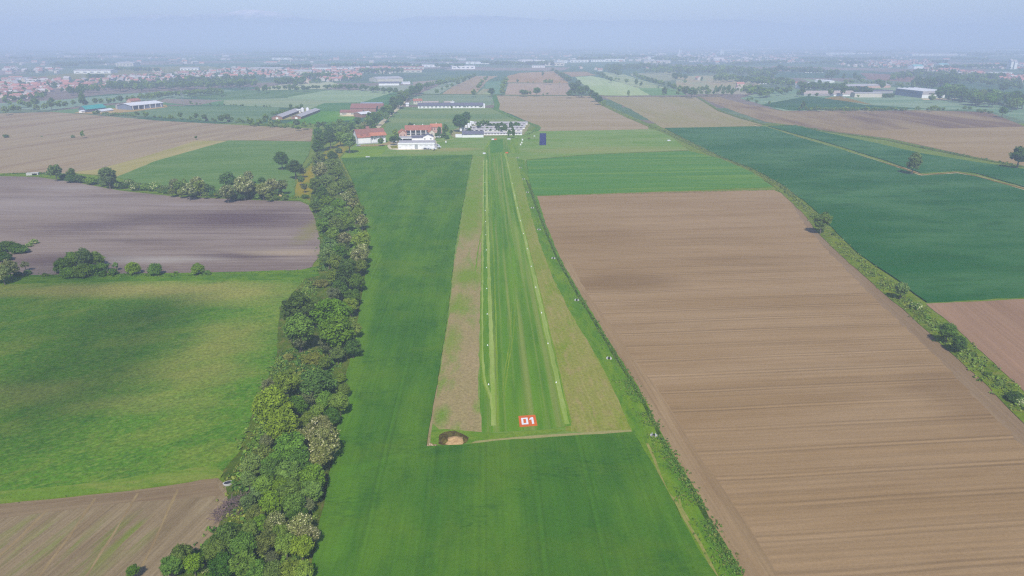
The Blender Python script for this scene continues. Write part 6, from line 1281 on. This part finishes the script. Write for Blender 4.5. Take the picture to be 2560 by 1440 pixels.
for (x, y, w, d, h, k, words) in WORKS:
    wm, rm = {'w': (wall_white, roof_pale), 'g': (wall_grey, roof_grey), 'c': (wall_cream, roof_pale), 'r': (wall_cream, roof_red), 't': (wall_white, roof_mat('roof_palteal', c4(.2, .5, .48)))}[k]
    flat_ = w > 20 and k in 'wgc' and rnd.random() < .5
    e, W = building('tower' if h > 20 else 'factory_hall', words, 'tower' if h > 20 else 'factory', (x, y), (x + w, y - rnd.uniform(0, .5)), d, h, h + (h * .35 if k != 't' else h * .6), wm, rm, flat=flat_, over=.5)
    if w > 25:
        for kk in range(5): addbox(e, 'window', glass, W * (.06 + .19 * kk), W * (.06 + .19 * kk) + W * .1, -.3, .06, h * .35, h * .6)

# ------------------------------------------------------------------ air, mountains, clouds
q = MB(); q.box(-41000, 41000, -700, 41900, -1, 290)
t = NT('haze_air'); pv = t.n('VolumePrincipled'); pv.inputs['Color'].default_value = (.665, .790, 1.0, 1); pv.inputs['Density'].default_value = 3.5e-4; pv.inputs['Anisotropy'].default_value = -0.15
t.t.links.new(pv.outputs[0], t.out.inputs['Volume'])
gr.scale = (.97, .97, 1)
tag(q.build('haze', t.m), 'pale blue haze over the plain', 'haze', None, 'stuff')
t = NT('mountain_rock'); p = t.pos(); sx = t.n('SeparateXYZ'); t.s(sx.inputs[0], p)
hz = t.math('ADD', sx.outputs[2], t.math('MULTIPLY', t.math('SUBTRACT', t.noise(p, 1 / 900, 6, .65), .5), 1400))
mount_m = t.diffuse(t.mix(t.rng(hz, 1300, 1900), c4(.20, .24, .30), c4(.8, .72, .74)), .95, .05)
N, M = 260, 14; V, F = [], []
for j in range(M):
    for i in range(N):
        x = -45000 + 90000 * i / (N - 1); yv = 43000 + 900 * j
        n = mnoise.fractal(Vector((x / 9000, yv / 5200, 4.2)), 1.0, 2.0, 6); env = 1100 + 500 * math.exp(-((x + 17000) / 9000) ** 2) + 380 * math.exp(-((x - 3000) / 7000) ** 2) - 250 * math.exp(-((x - 24000) / 9000) ** 2)
        V.append((x, yv, max(0, (env + 620 * n) * math.sin(math.pi * min(1, j / (M - 1) * 1.15)) ** .7 if j else 0)))
for j in range(M - 1):
    for i in range(N - 1): F.append((j * N + i, j * N + i + 1, (j + 1) * N + i + 1, (j + 1) * N + i))
tag(put('mountains', mesh_np('mountains', V, F, [mount_m])), kind='structure')
t = NT('cloud_vapour'); pv = t.n('VolumePrincipled'); pv.inputs['Color'].default_value = (1, 1, 1, 1); pv.inputs['Density'].default_value = .015; t.t.links.new(pv.outputs[0], t.out.inputs['Volume'])
for k, (x, y, rx, ry, dn) in enumerate(((275, 882, 24, 19, 1), (70, 756, 26, 11, 1))):
    g = P(x, y); zc = 2400.0; c = g + SUNV * (zc / SUNV.z); q = MB()
    bmesh.ops.create_icosphere(q.bm, subdivisions=4, radius=1.0)
    for v in q.bm.verts:
        n = mnoise.fractal(v.co * 1.6 + Vector((k * 7, 0, 0)), 1.0, 2.0, 4); s = 1 + .5 * n
        v.co = Vector((v.co.x * rx * s, v.co.y * ry * s, v.co.z * 60 * s))
    o = q.build('cloud', t.m); o.location = c; tag(o, 'small white cloud drifting high above the meadow' if k == 0 else 'small white cloud high above the far meadow edge', 'cloud', None, 'structure')
print('OBJECTS', len(bpy.data.objects))
